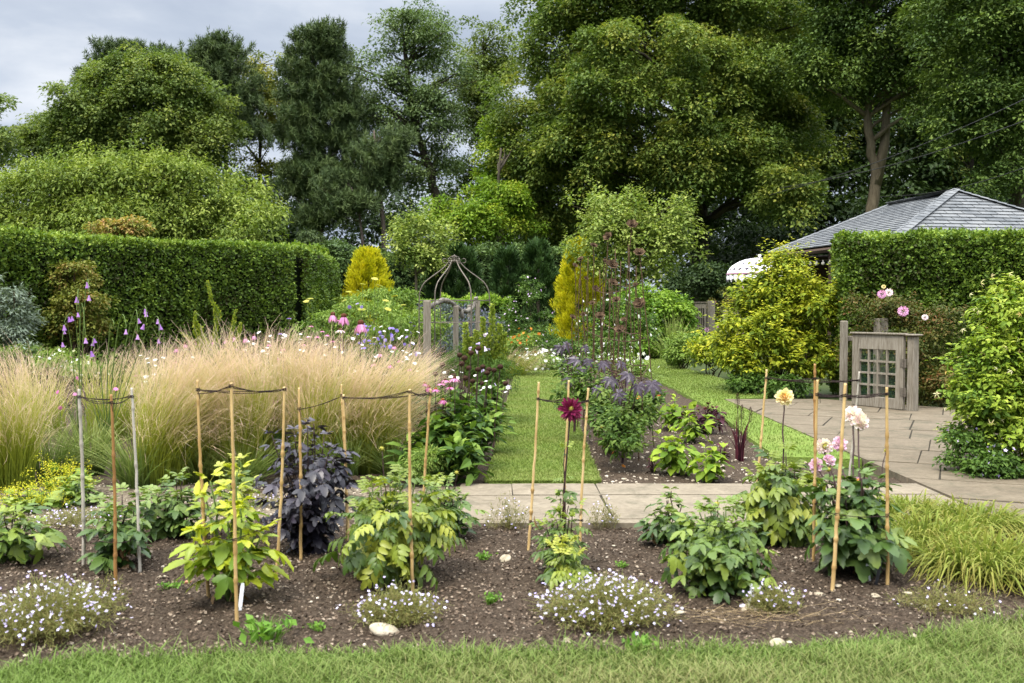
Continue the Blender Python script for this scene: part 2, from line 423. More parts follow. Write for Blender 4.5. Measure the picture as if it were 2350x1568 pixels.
def clip(poly, a, b):
    """keep the side of line a->b on its left"""
    out = []; n = len(poly)
    sd_ = lambda p: (b[0] - a[0]) * (p[1] - a[1]) - (b[1] - a[1]) * (p[0] - a[0])
    for i in range(n):
        p, q = poly[i], poly[(i + 1) % n]; sp, sq = sd_(p), sd_(q)
        if sp >= 0: out.append(p)
        if sp * sq < 0:
            k = sp / (sp - sq); out.append((p[0] + (q[0] - p[0]) * k, p[1] + (q[1] - p[1]) * k))
    return out
def paving(name, bound, rot, w0, h0, z, mat, gap=.008):
    mb = MB(); c, s = math.cos(rot), math.sin(rot)
    B = np.array(bound); ctr = B.mean(0); rad = np.linalg.norm(B - ctr, axis=1).max() + 1
    y = -rad; row = 0; rg = np.random.default_rng(5)
    while y < rad:
        h = h0 * rg.uniform(.8, 1.25); x = -rad - rg.random() * w0
        while x < rad:
            ww = w0 * rg.uniform(.7, 1.45); j = rg.normal(size=8) * .006
            gy = gap * 1.9; q = [(x + gap + j[0], y + gy + j[1]), (x + ww - gap + j[2], y + gy + j[3]), (x + ww - gap + j[4], y + h - gy + j[5]), (x + gap + j[6], y + h - gy + j[7])]
            q = [(ctr[0] + a * c - b * s, ctr[1] + a * s + b * c) for a, b in q]
            for i in range(len(bound)):
                if len(q) < 3: break
                q = clip(q, bound[i], bound[(i + 1) % len(bound)])
            if len(q) >= 3:
                dz = abs(rg.normal()) * .003; mb.prism(q, z - .12, z + dz, rg.random())
            x += ww
        y += h; row += 1
    return struct(mb.build(name, mat))
PATIO = [(3.62, 8.9), (3.62, 7.0), (9.5, 5.0), (9.5, 12.5), (7.6, 14.6), (6.6, 15.6), (5.3, 16.9), (3.62, 16.9)]
inset = lambda poly, k: [tuple(np.array(p) + (np.mean(poly, 0) - np.array(p)) * k) for p in poly]
sheet('patio_bed', inset(PATIO, .012), .0395, M_JOINT)
paving('patio', PATIO, -.42, 1.05, .95, .042, M_PATIO)
FP = [(-.52, 7.2), (3.6, 7.2), (3.6, 8.82), (-.45, 8.82)]
sheet('path_bed', inset(FP, .02), .0275, M_JOINT)
paving('stone_path', FP, 0.012, 1.05, .8, .03, M_FLAG, .006)

# ============================ grass blades, mulch, grit ============================
M_BLADE = strand_mat('lawn_blades', [(0, (.05, .08, .013)), (.5, (.115, .185, .028)), (1, (.19, .27, .06))], [(0, (.09, .085, .03)), (.6, (.22, .205, .075)), (1, (.38, .33, .16))], .35)
M_BLADE2 = strand_mat('path_blades', [(0, (.065, .11, .016)), (.5, (.135, .205, .028)), (1, (.21, .28, .055))], [(0, (.09, .115, .025)), (.6, (.20, .235, .055)), (1, (.28, .29, .09))], .35)
def blades(P, h, wd, lean, mb, v):
    n = len(P); a = R.random(n) * 2 * PI; d = np.stack([np.cos(a), np.sin(a), 0 * a], 1)
    h = np.asarray(h)[:, None]; ln = (np.asarray(lean) * R.random(n))[:, None]
    k = np.array([0, .5, 1.0])
    pts = P[:, None, :] + d[:, None, :] * (ln * h)[:, None, :] * (k ** 1.7)[None, :, None] + np.array([0, 0, 1.0])[None, None, :] * h[:, None, :] * (k * (1 - .25 * k))[None, :, None]
    a2 = a + PI / 2 + R.normal(size=n) * .5
    mb.ribbons(pts, np.asarray(wd)[:, None] * np.array([1, .75, .08]), np.stack([np.cos(a2), np.sin(a2), 0 * a2], 1), v)
n = 90000
x = R.uniform(-3.6, 3.6, n); y = edge_y(x) - np.abs(R.random(n) ** .9) * 1.15 + R.normal(size=n) * .012
P = np.stack([x, y, np.full(n, .04)], 1)
edge_d = edge_y(x) - y
hh = R.uniform(.024, .072, n) * (1 + .5 * np.clip(np.sin(x * 5.1) * np.sin(y * 7 + x * 2), 0, 1)) + .035 * np.exp(-(edge_d / .06) ** 2) * R.random(n) * (1 + np.sin(x * 3.3))
dry = np.clip(.14 + .50 * np.sin(x * 1.3 + 1.0) * np.sin(y * 2.1) + .30 * np.clip(x - .7, 0, 3) * .55 * np.clip(edge_d * 2.2, 0, 1) + R.normal(size=n) * .25 - .25 * np.exp(-(edge_d / .12) ** 2), 0, 1)
mb = MB(); blades(P, hh, R.uniform(.0035, .0075, n), np.full(n, 1.5), mb, dry)
stuff(mb.build('lawn_grass', M_BLADE), 'mown grass of the strip of lawn in front of the dug flower bed', 'grass')
n = 52000
y = 8.84 + (R.random(n) ** 1.6) * 16.5; x = PL(y) - .03 + R.random(n) * (PR(y) - PL(y) + .06)
sc = .6 + y / 14
mb = MB(); blades(np.stack([x, y, np.full(n, .035)], 1), R.uniform(.02, .042, n) * sc, R.uniform(.004, .007, n) * sc, np.full(n, 1.1), mb, np.clip(.35 + R.normal(size=n) * .3 + .25 * np.sin(y * 5), 0, 1))
stuff(mb.build('path_grass', M_BLADE2), 'short bright grass of the straight path between the two borders', 'grass')
n = 46000
x = R.uniform(2.8, 5.2, n); y = R.uniform(9.2, 36, n)
RLa = np.array(RL)
def inside(x, y, poly):
    r = np.zeros(len(x), bool); j = len(poly) - 1
    for i in range(len(poly)):
        xi, yi = poly[i]; xj, yj = poly[j]
        r ^= ((yi > y) != (yj > y)) & (x < (xj - xi) * (y - yi) / (yj - yi + 1e-12) + xi); j = i
    return r
k = inside(x, y, RL); x, y = x[k], y[k]; n = len(x); sc = .6 + y / 14
mb = MB(); blades(np.stack([x, y, np.full(n, .035)], 1), R.uniform(.02, .04, n) * sc, R.uniform(.004, .007, n) * sc, np.full(n, 1.1), mb, np.clip(.3 + R.normal(size=n) * .3, 0, 1))
stuff(mb.build('side_grass', M_BLADE2), 'short grass curving round the dahlia border towards the far gate', 'grass')

M_CHIP = leaf_mat('bark_chip', [(.030, .020, .013), (.075, .052, .036), (.125, .09, .064), (.19, .145, .105), (.28, .225, .17)], 0, .85, .15, mottle=.1)
def scatter_bed(n, x0, x1, y0, y1):
    x = R.uniform(x0, x1, n); y = R.uniform(y0, y1, n); k = y > edge_y(x) - .02
    return x[k], y[k]
x, y = scatter_bed(52000, -4.2, 4.4, 4.4, 7.25); n = len(x)
P = np.stack([x, y, wob(x, y) + .006 + R.random(n) * .008], 1)
a = R.random(n) * 2 * PI; D = np.stack([np.cos(a), np.sin(a), R.normal(size=n) * .35], 1); N = np.stack([R.normal(size=n) * .6, R.normal(size=n) * .6, np.ones(n)], 1)
mb = MB(); mb.leaves(P, D, N, R.uniform(.006, .026, n), T4, R.uniform(.5, 1.6, n), np.clip(R.random(n) ** 1.9, 0, 1))
stuff(mb.build('bark_mulch', M_CHIP), 'dark crumbly soil and bark mulch chips covering the bed', 'mulch')
M_PEB = leaf_mat('pebble', [(.07, .055, .04), (.19, .155, .115), (.36, .30, .225), (.5, .45, .37)], 0, .8, .2, mottle=.1)
def pebbles(mb, x, y, r, z=None):
    V, Fc = ICO[1]; n = len(x)
    sc = np.stack([r * R.uniform(.7, 1.5, n), r * R.uniform(.7, 1.3, n), r * R.uniform(.4, .8, n)], 1)
    a = R.random(n) * 2 * PI
    Q = V[None] * (1 + R.normal(size=(n, len(V), 1)) * .12) * sc[:, None, :]
    Q = np.stack([Q[..., 0] * np.cos(a)[:, None] - Q[..., 1] * np.sin(a)[:, None], Q[..., 0] * np.sin(a)[:, None] + Q[..., 1] * np.cos(a)[:, None], Q[..., 2]], -1)
    Q += np.stack([x, y, (wob(x, y) if z is None else z) + r * .25], 1)[:, None, :]
    f = (Fc[None] + (np.arange(n) * len(V))[:, None, None]).reshape(-1, 3)
    mb.add(Q.reshape(-1, 3), [f], np.repeat(R.random(n), len(V)))
mb = MB()
x, y = scatter_bed(1900, -4.2, 4.4, 4.4, 7.25); pebbles(mb, x, y, .003 + .011 * R.random(len(x)) ** 3)
x = R.uniform(.8, 3.1, 1500); y = 8.95 + R.random(1500) ** 1.5 * 5; pebbles(mb, x, y, .005 + .016 * R.random(1500) ** 3)
x = R.uniform(-5, -.95, 1600); y = R.uniform(7.05, 8.9, 1600); pebbles(mb, x, y, .004 + .009 * R.random(1600) ** 2, np.full(1600, .03))
x = R.uniform(-4.2, -1.2, 500); y = R.uniform(7.0, 8.9, 500); pebbles(mb, x, y, .004 + .012 * R.random(500) ** 2)
stuff(mb.build('gravel', M_PEB), 'small pale flints and grit scattered over the soil', 'gravel')
# ============================ woodland ============================
M_BARK = solid_mat('bark', (.030, .025, .018), (.085, .072, .055), 14, .9, .1, .7, .03, stretch=(1, 1, .25))
M_PBARK = solid_mat('pine_bark', (.05, .038, .032), (.15, .12, .10), 14, .9, .1, .7, .03, stretch=(1, 1, .25))
M_GBARK = solid_mat('grey_bark', (.085, .068, .045), (.17, .14, .095), 9, .9, .1, .5, .02, stretch=(1, 1, .25))
L_SYC = leaf_mat('sycamore_leaf', [(.042, .076, .018), (.086, .133, .029), (.145, .196, .044), (.24, .27, .058)], .32)
L_SYC2 = leaf_mat('dull_leaf', [(.045, .075, .018), (.09, .13, .028), (.15, .195, .042), (.23, .26, .06)], .32)
L_MAPLE = leaf_mat('maple_leaf', [(.044, .082, .018), (.094, .148, .029), (.165, .218, .044), (.31, .31, .058)], .32)
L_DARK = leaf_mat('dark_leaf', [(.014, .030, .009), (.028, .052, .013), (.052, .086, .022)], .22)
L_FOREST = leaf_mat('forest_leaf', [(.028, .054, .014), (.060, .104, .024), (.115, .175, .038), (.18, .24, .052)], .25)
L_YELL = leaf_mat('yellowing_leaf', [(.055, .085, .016), (.11, .14, .026), (.20, .21, .036), (.34, .30, .05)], .3)
L_ASH = leaf_mat('ash_leaf', [(.07, .115, .042), (.115, .17, .062), (.18, .235, .09)], .25)
L_PINE = leaf_mat('pine_needle', [(.030, .052, .018), (.060, .092, .030), (.115, .155, .05)], .1, .6)
L_LIME = leaf_mat('lime_leaf', [(.07, .14, .014), (.12, .21, .018), (.19, .28, .024), (.31, .34, .035)], .32)
L_OLIVE = leaf_mat('cherry_leaf', [(.075, .118, .022), (.135, .195, .034), (.22, .28, .052), (.34, .39, .095)], .32)
L_PEAR = leaf_mat('fruit_leaf', [(.095, .15, .032), (.17, .24, .05), (.28, .345, .08), (.40, .44, .13)], .32)

def ell(px, py, rx, ry, Y, depth=.85):
    c = pt(px, py, Y); k = Y / F
    return (c[0], c[1], c[2], rx * k, (rx + ry) * .5 * k * depth, ry * k)
def lowf(P, seed, f=1.0):
    rg = np.random.default_rng(seed); k = rg.normal(size=(6, 3)) * f; ph = rg.random(6) * 6
    return np.sin(P @ k.T + ph).mean(1)
def on_ellipsoids(E, n, lo=.72, hi=1.02, bottom=-1.0, lump=.30, gap=0.0):
    """cluster centres near the outside of a union of ellipsoids, with their outward directions"""
    E = np.array(E, float); area = E[:, 3] * E[:, 5] + E[:, 3] * E[:, 4]
    pick = R.choice(len(E), n * 3, p=area / area.sum())
    d = unit(R.normal(size=(n * 3, 3)) + np.array([0, -.25, .15])); r = R.uniform(lo, hi, n * 3)[:, None]
    r = r * (1 + lump * lowf(d * 3.1 + pick[:, None] * 1.7, int(R.integers(1e6)), 1.0)[:, None])
    C = E[pick, :3] + d * E[pick, 3:6] * r
    keep = d[:, 2] > bottom
    if gap: keep &= lowf(C / E[:, 3:].mean() * 2.6, int(R.integers(1e6)), 1.6) > gap - .45
    for i in range(len(E)):
        q = ((C - E[i, :3]) / E[i, 3:6]); keep &= ~((np.linalg.norm(q, axis=1) < .68) & (pick != i))
    C, d = C[keep][:n], unit(d[keep][:n] / E[pick[keep][:n], 3:6])
    return C, d
def shoots(mb, C, d, n, L, lsz, tpl, per=12, up=.8, wr=.8, droop=.2, hi=1.0):
    """leafy shoots that stand out of a crown: a line of alternating leaves along a curved twig"""
    k = R.choice(len(C), n); f = unit(d[k] * .6 + np.array([0, 0, up]) + R.normal(size=(n, 3)) * .3); Ls = L * R.uniform(.5, 1.3, n)[:, None]
    s = np.linspace(.0, 1, per); P = C[k][:, None, :] + f[:, None, :] * (Ls * s[None])[:, :, None]; P[:, :, 2] -= (s ** 2)[None] * Ls * droop
    a = R.random((n, 1)) * 6 + np.arange(per)[None] * 2.4; sd_ = np.stack([np.cos(a), np.sin(a), 0 * a], -1)
    D = unit(sd_ * .9 + f[:, None, :] * .6 - np.array([0, 0, .25])); v = np.clip(.35 + .45 * s[None] + R.normal(size=(n, per)) * .15, 0, 1) * hi
    mb.leaves(P.reshape(-1, 3), D.reshape(-1, 3), np.array([0, -.15, 1.0]) + R.normal(size=(n * per, 3)) * .25, (lsz * (1.15 - .5 * s)[None] * R.uniform(.8, 1.2, (n, per))).ravel(), tpl, wr, v.ravel())
def sprays(mb, C, d, per, rad, size, tpl=T4, flat=.50, droop=.42, cv=.6, wr=1.0, up=1.05):
    """rounded clumps of leaves: each leaf stands off its clump's centre, tilted outwards and a little down"""
    n = len(C); per = int(per)
    rad = np.broadcast_to(np.asarray(rad, float), (n,)) * R.uniform(.7, 1.3, n)
    q = unit(R.normal(size=(n, per, 3)) + d[:, None, :] * .5 + np.array([0, 0, .55]))
    rr = (R.random((n, per, 1)) ** .45) * rad[:, None, None]
    P = C[:, None, :] + q * rr * np.array([1, 1, flat])
    D = unit(q * np.array([1, 1, .35]) + R.normal(size=q.shape) * .45 - np.array([0, 0, droop]))
    N = unit(q * .45 + np.array([0, 0, up]) + R.normal(size=q.shape) * .36)
    v = np.clip(cv * R.random((n, 1)) + (1 - cv) * R.random((n, per)) , 0, 1)
    mb.leaves(P.reshape(-1, 3), D.reshape(-1, 3), N.reshape(-1, 3), size * R.uniform(.5, 1.45, n * per), tpl, wr, v.ravel())
def curve_pts(a, b, k=7, sag=0.0, jit=.0):
    t = np.linspace(0, 1, k)[:, None]
    P = np.asarray(a) * (1 - t) + np.asarray(b) * t
    P[:, 2] += np.sin(t[:, 0] * PI) * sag
    if jit: P[1:-1] += R.normal(size=(k - 2, 3)) * jit
    return P
def branches(mb, trunk, C, n, r0, jit=.15, sag=.6, sides=5, frac=(.35, .97)):
    """limbs from the trunk line to some of the clumps"""
    trunk = np.asarray(trunk)
    pick = R.choice(len(C), min(n, len(C)), replace=False)
    Ps = []; rs = []
    for c in C[pick]:
        f = R.uniform(*frac) * (len(trunk) - 1)
        zs = np.argmin(np.abs(trunk[:, 2] - (c[2] - .45 * np.linalg.norm(c[:2] - trunk[-1, :2]))))
        i = min(max(zs, int(frac[0] * (len(trunk) - 1))), len(trunk) - 1)
        a = trunk[i]; L = np.linalg.norm(c - a)
        Ps.append(curve_pts(a, c, 8, sag * L * .12, jit * L * .09)); rs.append(np.linspace(1, .14, 8) * r0 * R.uniform(.6, 1.0) * min(1, L / 4 + .25))
    mb.tubes(np.array(Ps), np.array(rs), sides, .5)
def tree(name, label, E, leafm, barkm, trunk_px, Y, r, ncl, per, rad, lsz, nbr=30, cat='tree', group='trees of the wood behind the garden', tpl=T4, **kw):
    """trunk_px: trunk line from the ground up, measured in the photograph at distance Y"""
    T = np.array([pt(x, y, Y) for x, y in trunk_px]); T[0, 2] = -.05
    base = np.array([T[0, 0], T[0, 1], 0.0])
    t = thing(name, label, cat, base, 0, group)
    fine = np.concatenate([np.linspace(T[i], T[i + 1], 5)[:-1] for i in range(len(T) - 1)] + [T[-1:]])
    fine[1:-1] += R.normal(size=(len(fine) - 2, 3)) * r * .15
    sh_ = kw.pop('shoot', None); bough = kw.pop('bough', 5); lump = kw.pop('lump', .3); gap = kw.pop('gap', .36)
    C, d = on_ellipsoids(E, max(ncl // bough, 4), kw.pop('lo', .72), 1.02, kw.pop('bottom', -1.0), lump, gap)
    if bough > 1:
        C = np.repeat(C, bough, 0); d = np.repeat(d, bough, 0); n_ = len(C); a_ = R.random(n_) * 2 * PI; q_ = np.sqrt(R.random(n_)) * rad * 1.25
        off = np.stack([np.cos(a_) * q_, np.sin(a_) * q_, R.normal(size=n_) * rad * .5], 1); off[:, 2] -= np.clip((off * d).sum(1), 0, 9) * .35
        C = C + off
    mb = MB(); mb.tubes(fine - base, np.linspace(1, .35, len(fine)) * r * np.r_[1.35, 1.1, np.ones(len(fine) - 2)], 9, .5)
    branches(mb, fine - base, C - base, nbr, r * .42)
    mb.build('trunk', barkm, t, True)
    mb = MB(); sprays(mb, C - base, d, per, rad, lsz, tpl, **kw)
    if sh_: shoots(mb, C - base, d, *sh_)
    inner, di = on_ellipsoids(E, max(ncl // 5, 3), .25, .6)
    sprays(mb, inner - base, di, per * .6, rad * 1.1, lsz * 1.1, tpl)
    mb.build('crown', leafm, t)
    return t
def pine(label, blobs, trunk_px, Y, r, tufts, group='pines at the edge of the wood', nsz=.30):
    T = np.array([pt(x, y, Y) for x, y in trunk_px]); T[0, 2] = -.05
    base = np.array([T[0, 0], T[0, 1], 0.0]); t = thing('pine_tree', label, 'pine tree', base, 0, group)
    fine = np.concatenate([np.linspace(T[i], T[i + 1], 5)[:-1] for i in range(len(T) - 1)] + [T[-1:]])
    E = [ell(*b, Y) for b in blobs]
    C, d = on_ellipsoids(E, tufts // 5, .45, 1.08, -.6, .35, .3)
    C = np.repeat(C, 6, 0); d = np.repeat(d, 6, 0); n_ = len(C); a_ = R.random(n_) * 2 * PI; q_ = np.sqrt(R.random(n_)) * .95
    C = C + np.stack([np.cos(a_) * q_, np.sin(a_) * q_, R.normal(size=n_) * .16 - q_ * .15], 1)
    mb = MB(); mb.tubes(fine - base, np.linspace(1, .3, len(fine)) * r, 8, .5)
    branches(mb, fine - base, C - base, 70, r * .30, .12, -.1)
    mb.build('trunk', M_PBARK, t, True)
    mb = MB(); n = len(C); per = 46
    up = unit(d * .5 + np.array([0, 0, .9]) + R.normal(size=(n, 3)) * .3)
    L = R.uniform(.35, .8, (n, 1))
    s = R.random((n, per, 1)); q = unit(R.normal(size=(n, per, 3)))
    P = C[:, None, :] + up[:, None, :] * (s - .4) * L[:, None, :] + q * .06
    D = unit(q + up[:, None, :] * .55)
    v = np.clip(.6 * R.random((n, 1)) + .4 * R.random((n, per)), 0, 1)
    mb.leaves((P - base).reshape(-1, 3), D.reshape(-1, 3), q.reshape(-1, 3)[:, [1, 2, 0]], nsz * R.uniform(.7, 1.25, n * per), T3, .19, v.ravel())
    mb.build('crown', L_PINE, t)
    return t

# --- the row from the sky's open end to the big maple
tree('lime_tree', 'pale leafy tree cut off by the picture edge beside open sky', [ell(-60, 330, 72, 70, 52), ell(-45, 400, 55, 40, 52), ell(-70, 250, 60, 50, 52)], L_SYC, M_BARK, [(-75, 780), (-70, 500), (-70, 300)], 52, .2, 80, 260, .9, .17, 18)
tree('small_tree', 'low dark green tree at the thin end of the wood, lower than the round sycamore', [ell(125, 300, 62, 62, 66), ell(85, 360, 48, 50, 66), ell(170, 340, 60, 70, 66)], L_SYC2, M_BARK, [(140, 760), (135, 500), (130, 330)], 66, .2, 130, 240, 1.1, .19, 25)
pine('dark pine whose crown shows above and behind the round sycamore', [(285, 135, 62, 36), (235, 175, 45, 34), (335, 160, 60, 40), (375, 130, 20, 16), (230, 215, 40, 25)], [(300, 760), (296, 450), (292, 130)], 78, .25, 900)
tree('sycamore_tree', 'broad round sycamore with olive green crown behind the cherry', [ell(330, 270, 140, 120, 64), ell(235, 335, 92, 85, 64), ell(430, 330, 95, 110, 64), ell(365, 190, 75, 52, 64), ell(300, 400, 140, 70, 64), ell(190, 320, 60, 56, 64)], L_SYC, M_BARK, [(340, 760), (342, 560), (338, 300)], 64, .35, 620, 220, 1.0, .20, 50, lump=.27, flat=.8, bough=3, up=.85, bottom=-.6)
pine('pine with a bare reddish trunk rising beside the round sycamore', [(505, 115, 48, 26), (485, 150, 58, 30), (515, 190, 66, 28), (545, 235, 58, 26), (515, 275, 50, 26), (560, 300, 50, 20)], [(527, 760), (522, 450), (514, 250), (508, 100)], 68, .2, 1000)
tree('thin_tree', 'thin yellowing tree with sparse leaves between the pines', [ell(600, 180, 55, 66, 74), ell(635, 260, 45, 70, 74), ell(575, 300, 50, 70, 74), ell(610, 400, 55, 60, 74), ell(572, 140, 25, 25, 74)], L_YELL, M_BARK, [(590, 760), (595, 450), (600, 150)], 74, .2, 130, 130, .9, .22, 60, lump=.5)
pine('tallest pine, its layered dark crown reaching high above the hedge', [(735, 85, 42, 26), (715, 120, 42, 24), (760, 120, 36, 26), (735, 170, 66, 28), (700, 215, 62, 30), (765, 215, 62, 30), (735, 265, 90, 30), (690, 320, 72, 32), (775, 330, 72, 36), (735, 385, 92, 34), (700, 440, 70, 36), (780, 440, 62, 36), (745, 500, 75, 32)], [(738, 760), (735, 500), (730, 250), (738, 70)], 62, .22, 2300)
tree('ash_tree', 'tall airy ash with forked grey limbs showing against the sky', [ell(930, 105, 88, 66, 66), ell(850, 160, 62, 70, 66), ell(1010, 170, 52, 70, 66), ell(880, 230, 70, 60, 66), ell(990, 270, 56, 56, 66), ell(870, 310, 66, 80, 66), ell(905, 400, 60, 50, 66), ell(1010, 380, 46, 56, 66)], L_ASH, M_BARK, [(1010, 760), (1005, 470), (985, 385), (955, 290), (940, 200), (930, 90)], 66, .36, 260, 170, 1.1, .18, 80)
tree('elm_tree', 'slim dark tree standing against the bright gap beside the maple', [ell(1110, 120, 52, 52, 72), ell(1085, 210, 52, 56, 72), ell(1150, 210, 52, 70, 72), ell(1100, 310, 66, 60, 72), ell(1060, 420, 60, 70, 72)], L_SYC2, M_BARK, [(1150, 760), (1145, 420), (1120, 280), (1110, 120)], 72, .33, 170, 160, 1.1, .20, 70, lump=.4)
pine('slender pale trunked pine in front of the ash', [(862, 360, 50, 36), (905, 330, 40, 30), (870, 420, 46, 30)], [(884, 760), (880, 520), (868, 400), (858, 300)], 58, .17, 350)
pine('thin crooked pine with a bare leaning stem between two thicker trunks', [(800, 470, 52, 28), (770, 430, 45, 28)], [(836, 760), (832, 550), (822, 470), (806, 430)], 57, .11, 240)
# --- the great maple and the wood behind it
tree('maple_tree', 'huge spreading maple with yellow tinged keys, tallest crown of the wood', [ell(1405, 90, 190, 130, 56), ell(1300, 230, 150, 130, 56), ell(1500, 210, 190, 150, 52), ell(1260, 360, 105, 110, 56), ell(1420, 350, 170, 110, 53), ell(1640, 210, 160, 150, 54), ell(1690, 430, 120, 60, 54), ell(1300, 550, 120, 50, 57), ell(1620, 360, 170, 80, 52), ell(1350, 470, 175, 70, 56), ell(1540, 440, 130, 60, 52), ell(1500, -70, 260, 170, 56), ell(1700, 60, 160, 130, 56), ell(1760, 300, 110, 80, 55), ell(1790, 455, 55, 60, 50), ell(1240, 490, 80, 50, 57)], L_MAPLE, M_BARK, [(1610, 760), (1608, 560), (1600, 420), (1590, 250), (1560, 60)], 56, .55, 1500, 235, .92, .185, 110, lump=.24, lo=.74, flat=.8, bough=3, up=.85)
tree('forked_tree', 'tree with a pale trunk forking low down behind the slate roof', [ell(2010, 60, 140, 110, 50), ell(1930, 150, 110, 80, 50), ell(2100, 170, 110, 90, 50), ell(2010, -60, 170, 110, 50)], L_FOREST, M_GBARK, [(2000, 760), (2003, 480), (2012, 400), (1992, 300), (1985, 180), (1990, 30)], 50, .34, 420, 170, .85, .17, 70, flat=.8, bough=3)
fk = [o for o in bpy.data.objects if o.name.startswith('forked_tree')][0]
b0 = np.array(fk.location)
mb = MB(); mb.tubes(np.array([pt(x, y, 50) for x, y in ((2010, 425), (2030, 330), (2036, 230), (2045, 150), (2060, 20))]) - b0, np.linspace(.27, .12, 5), 8, .5)
mb.build('second_trunk', M_GBARK, fk, True)
tree('edge_tree', 'big dark tree whose trunk stands at the very edge above the roof', [ell(2260, 90, 140, 130, 44), ell(2380, 180, 120, 150, 44), ell(2260, 260, 90, 90, 44), ell(2330, -60, 190, 120, 44), ell(2290, 380, 80, 70, 44)], L_FOREST, M_BARK, [(2338, 780), (2335, 480), (2330, 300), (2315, 60)], 44, .42, 520, 170, .8, .16, 70, flat=.8, bough=3)
for i, (px, lab, top, leafm) in enumerate((
        (1760, 'dim slim tree with its top over the maple edge, first in the dark wood', 20, L_MAPLE),
        (1880, 'dark tree with fine twigs standing behind the forked trunk', -40, L_FOREST),
        (2150, 'slim dark trunk midway between the forked tree and the edge tree', 0, L_FOREST),
        (2230, 'dark wood tree with a mossy trunk over the roof ridge end', -60, L_SYC2))):
    Y = 66 + 4 * (i % 3)
    tree('wood_tree', lab, [ell(px, top + 60, 110, 120, Y), ell(px - 55, top + 210, 100, 90, Y), ell(px + 60, top + 240, 100, 90, Y), ell(px, top + 360, 120, 80, Y)], leafm, M_BARK, [(px + 5, 770), (px, 500), (px - 6, 300), (px, top + 60)], Y, .3, 220, 220, 1.3, .21, 50)
# --- brighter small trees in front of the wood
tree('cherry_tree', 'wide low cherry with drooping light green leaves behind the long hedge', [ell(250, 430, 150, 82, 30), ell(130, 470, 135, 80, 30), ell(20, 500, 110, 66, 30), ell(380, 445, 120, 72, 30), ell(490, 485, 100, 66, 30), ell(590, 535, 76, 46, 29), ell(250, 525, 230, 46, 29.6)], L_OLIVE, M_BARK, [(255, 800), (255, 600), (250, 470)], 30, .16, 900, 56, .34, .13, 150, wr=.72, droop=.65, flat=1.3, lump=.45, bough=2, gap=.12, shoot=(900, .75, .13, T4, 12, 1.0, .6), group='small trees between the garden and the wood', bottom=-.7)
tree('robinia_tree', 'vivid lime green tree half hidden under the maple', [ell(1150, 350, 40, 60, 56), ell(1155, 480, 62, 50, 52), ell(1100, 520, 60, 40, 50), ell(1040, 515, 48, 28, 50)], L_LIME, M_BARK, [(1130, 760), (1132, 560), (1150, 340)], 52, .16, 190, 150, .6, .16, 24, flat=.9, bough=2, lump=.45, group='small trees between the garden and the wood')
tree('pear_tree', 'twiggy pale green fruit tree between the golden conifer and the dark yew', [ell(930, 570, 50, 44, 39), ell(985, 590, 46, 50, 39), ell(945, 525, 24, 34, 39), ell(1000, 550, 30, 26, 39)], L_PEAR, M_GBARK, [(955, 800), (955, 660), (950, 540)], 39, .08, 100, 46, .36, .13, 80, flat=1.2, lump=.5, bough=2, gap=.3, shoot=(150, .8, .15, T4, 12, .9, .6), group='small trees between the garden and the wood', lo=.4)
tree('plum_tree', 'broad pale green fruit tree with bare twigs over the rusty stakes', [ell(1400, 530, 66, 60, 34), ell(1420, 480, 34, 40, 34), ell(1490, 560, 80, 66, 34), ell(1550, 520, 54, 60, 34), ell(1360, 590, 50, 46, 34), ell(1530, 490, 24, 34, 34), ell(1480, 625, 70, 40, 34), ell(1395, 600, 56, 60, 34)], L_PEAR, M_GBARK, [(1470, 800), (1470, 680), (1460, 540)], 34, .1, 250, 46, .38, .13, 150, flat=1.2, lump=.5, bough=2, gap=.3, shoot=(330, .8, .15, T4, 12, .9, .6), group='small trees between the garden and the wood', lo=.4)

# --- far wood that reads as one mass, behind all the trees
def wood_mass(name, label, x0, x1, y0, y1, Y, n, per, rad, lsz, m, z0=0):
    C = np.array([pt(x, y, Y + d) for x, y, d in zip(R.uniform(x0, x1, n), y0 + (y1 - y0) * R.random(n) ** .8, R.uniform(-3, 5, n))])
    C[:, 2] = np.maximum(C[:, 2], .3)
    mb = MB(); sprays(mb, C, np.tile([0, -1.0, .3], (n, 1)), per, rad, lsz)
    return stuff(mb.build(name, m), label, 'woodland')
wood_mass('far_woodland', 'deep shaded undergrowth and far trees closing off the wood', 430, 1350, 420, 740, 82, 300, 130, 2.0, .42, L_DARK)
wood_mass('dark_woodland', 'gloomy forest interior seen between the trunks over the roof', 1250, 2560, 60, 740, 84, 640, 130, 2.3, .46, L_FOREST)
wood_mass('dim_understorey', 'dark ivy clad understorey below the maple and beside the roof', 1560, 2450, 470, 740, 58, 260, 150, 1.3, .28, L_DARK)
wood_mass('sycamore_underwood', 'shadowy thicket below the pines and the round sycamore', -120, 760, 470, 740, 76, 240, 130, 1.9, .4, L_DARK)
wood_mass('shaded_woodland', 'black shaded wood behind the forked trunk and the slate roof', 1620, 2500, 250, 740, 66, 420, 130, 1.6, .36, L_DARK)
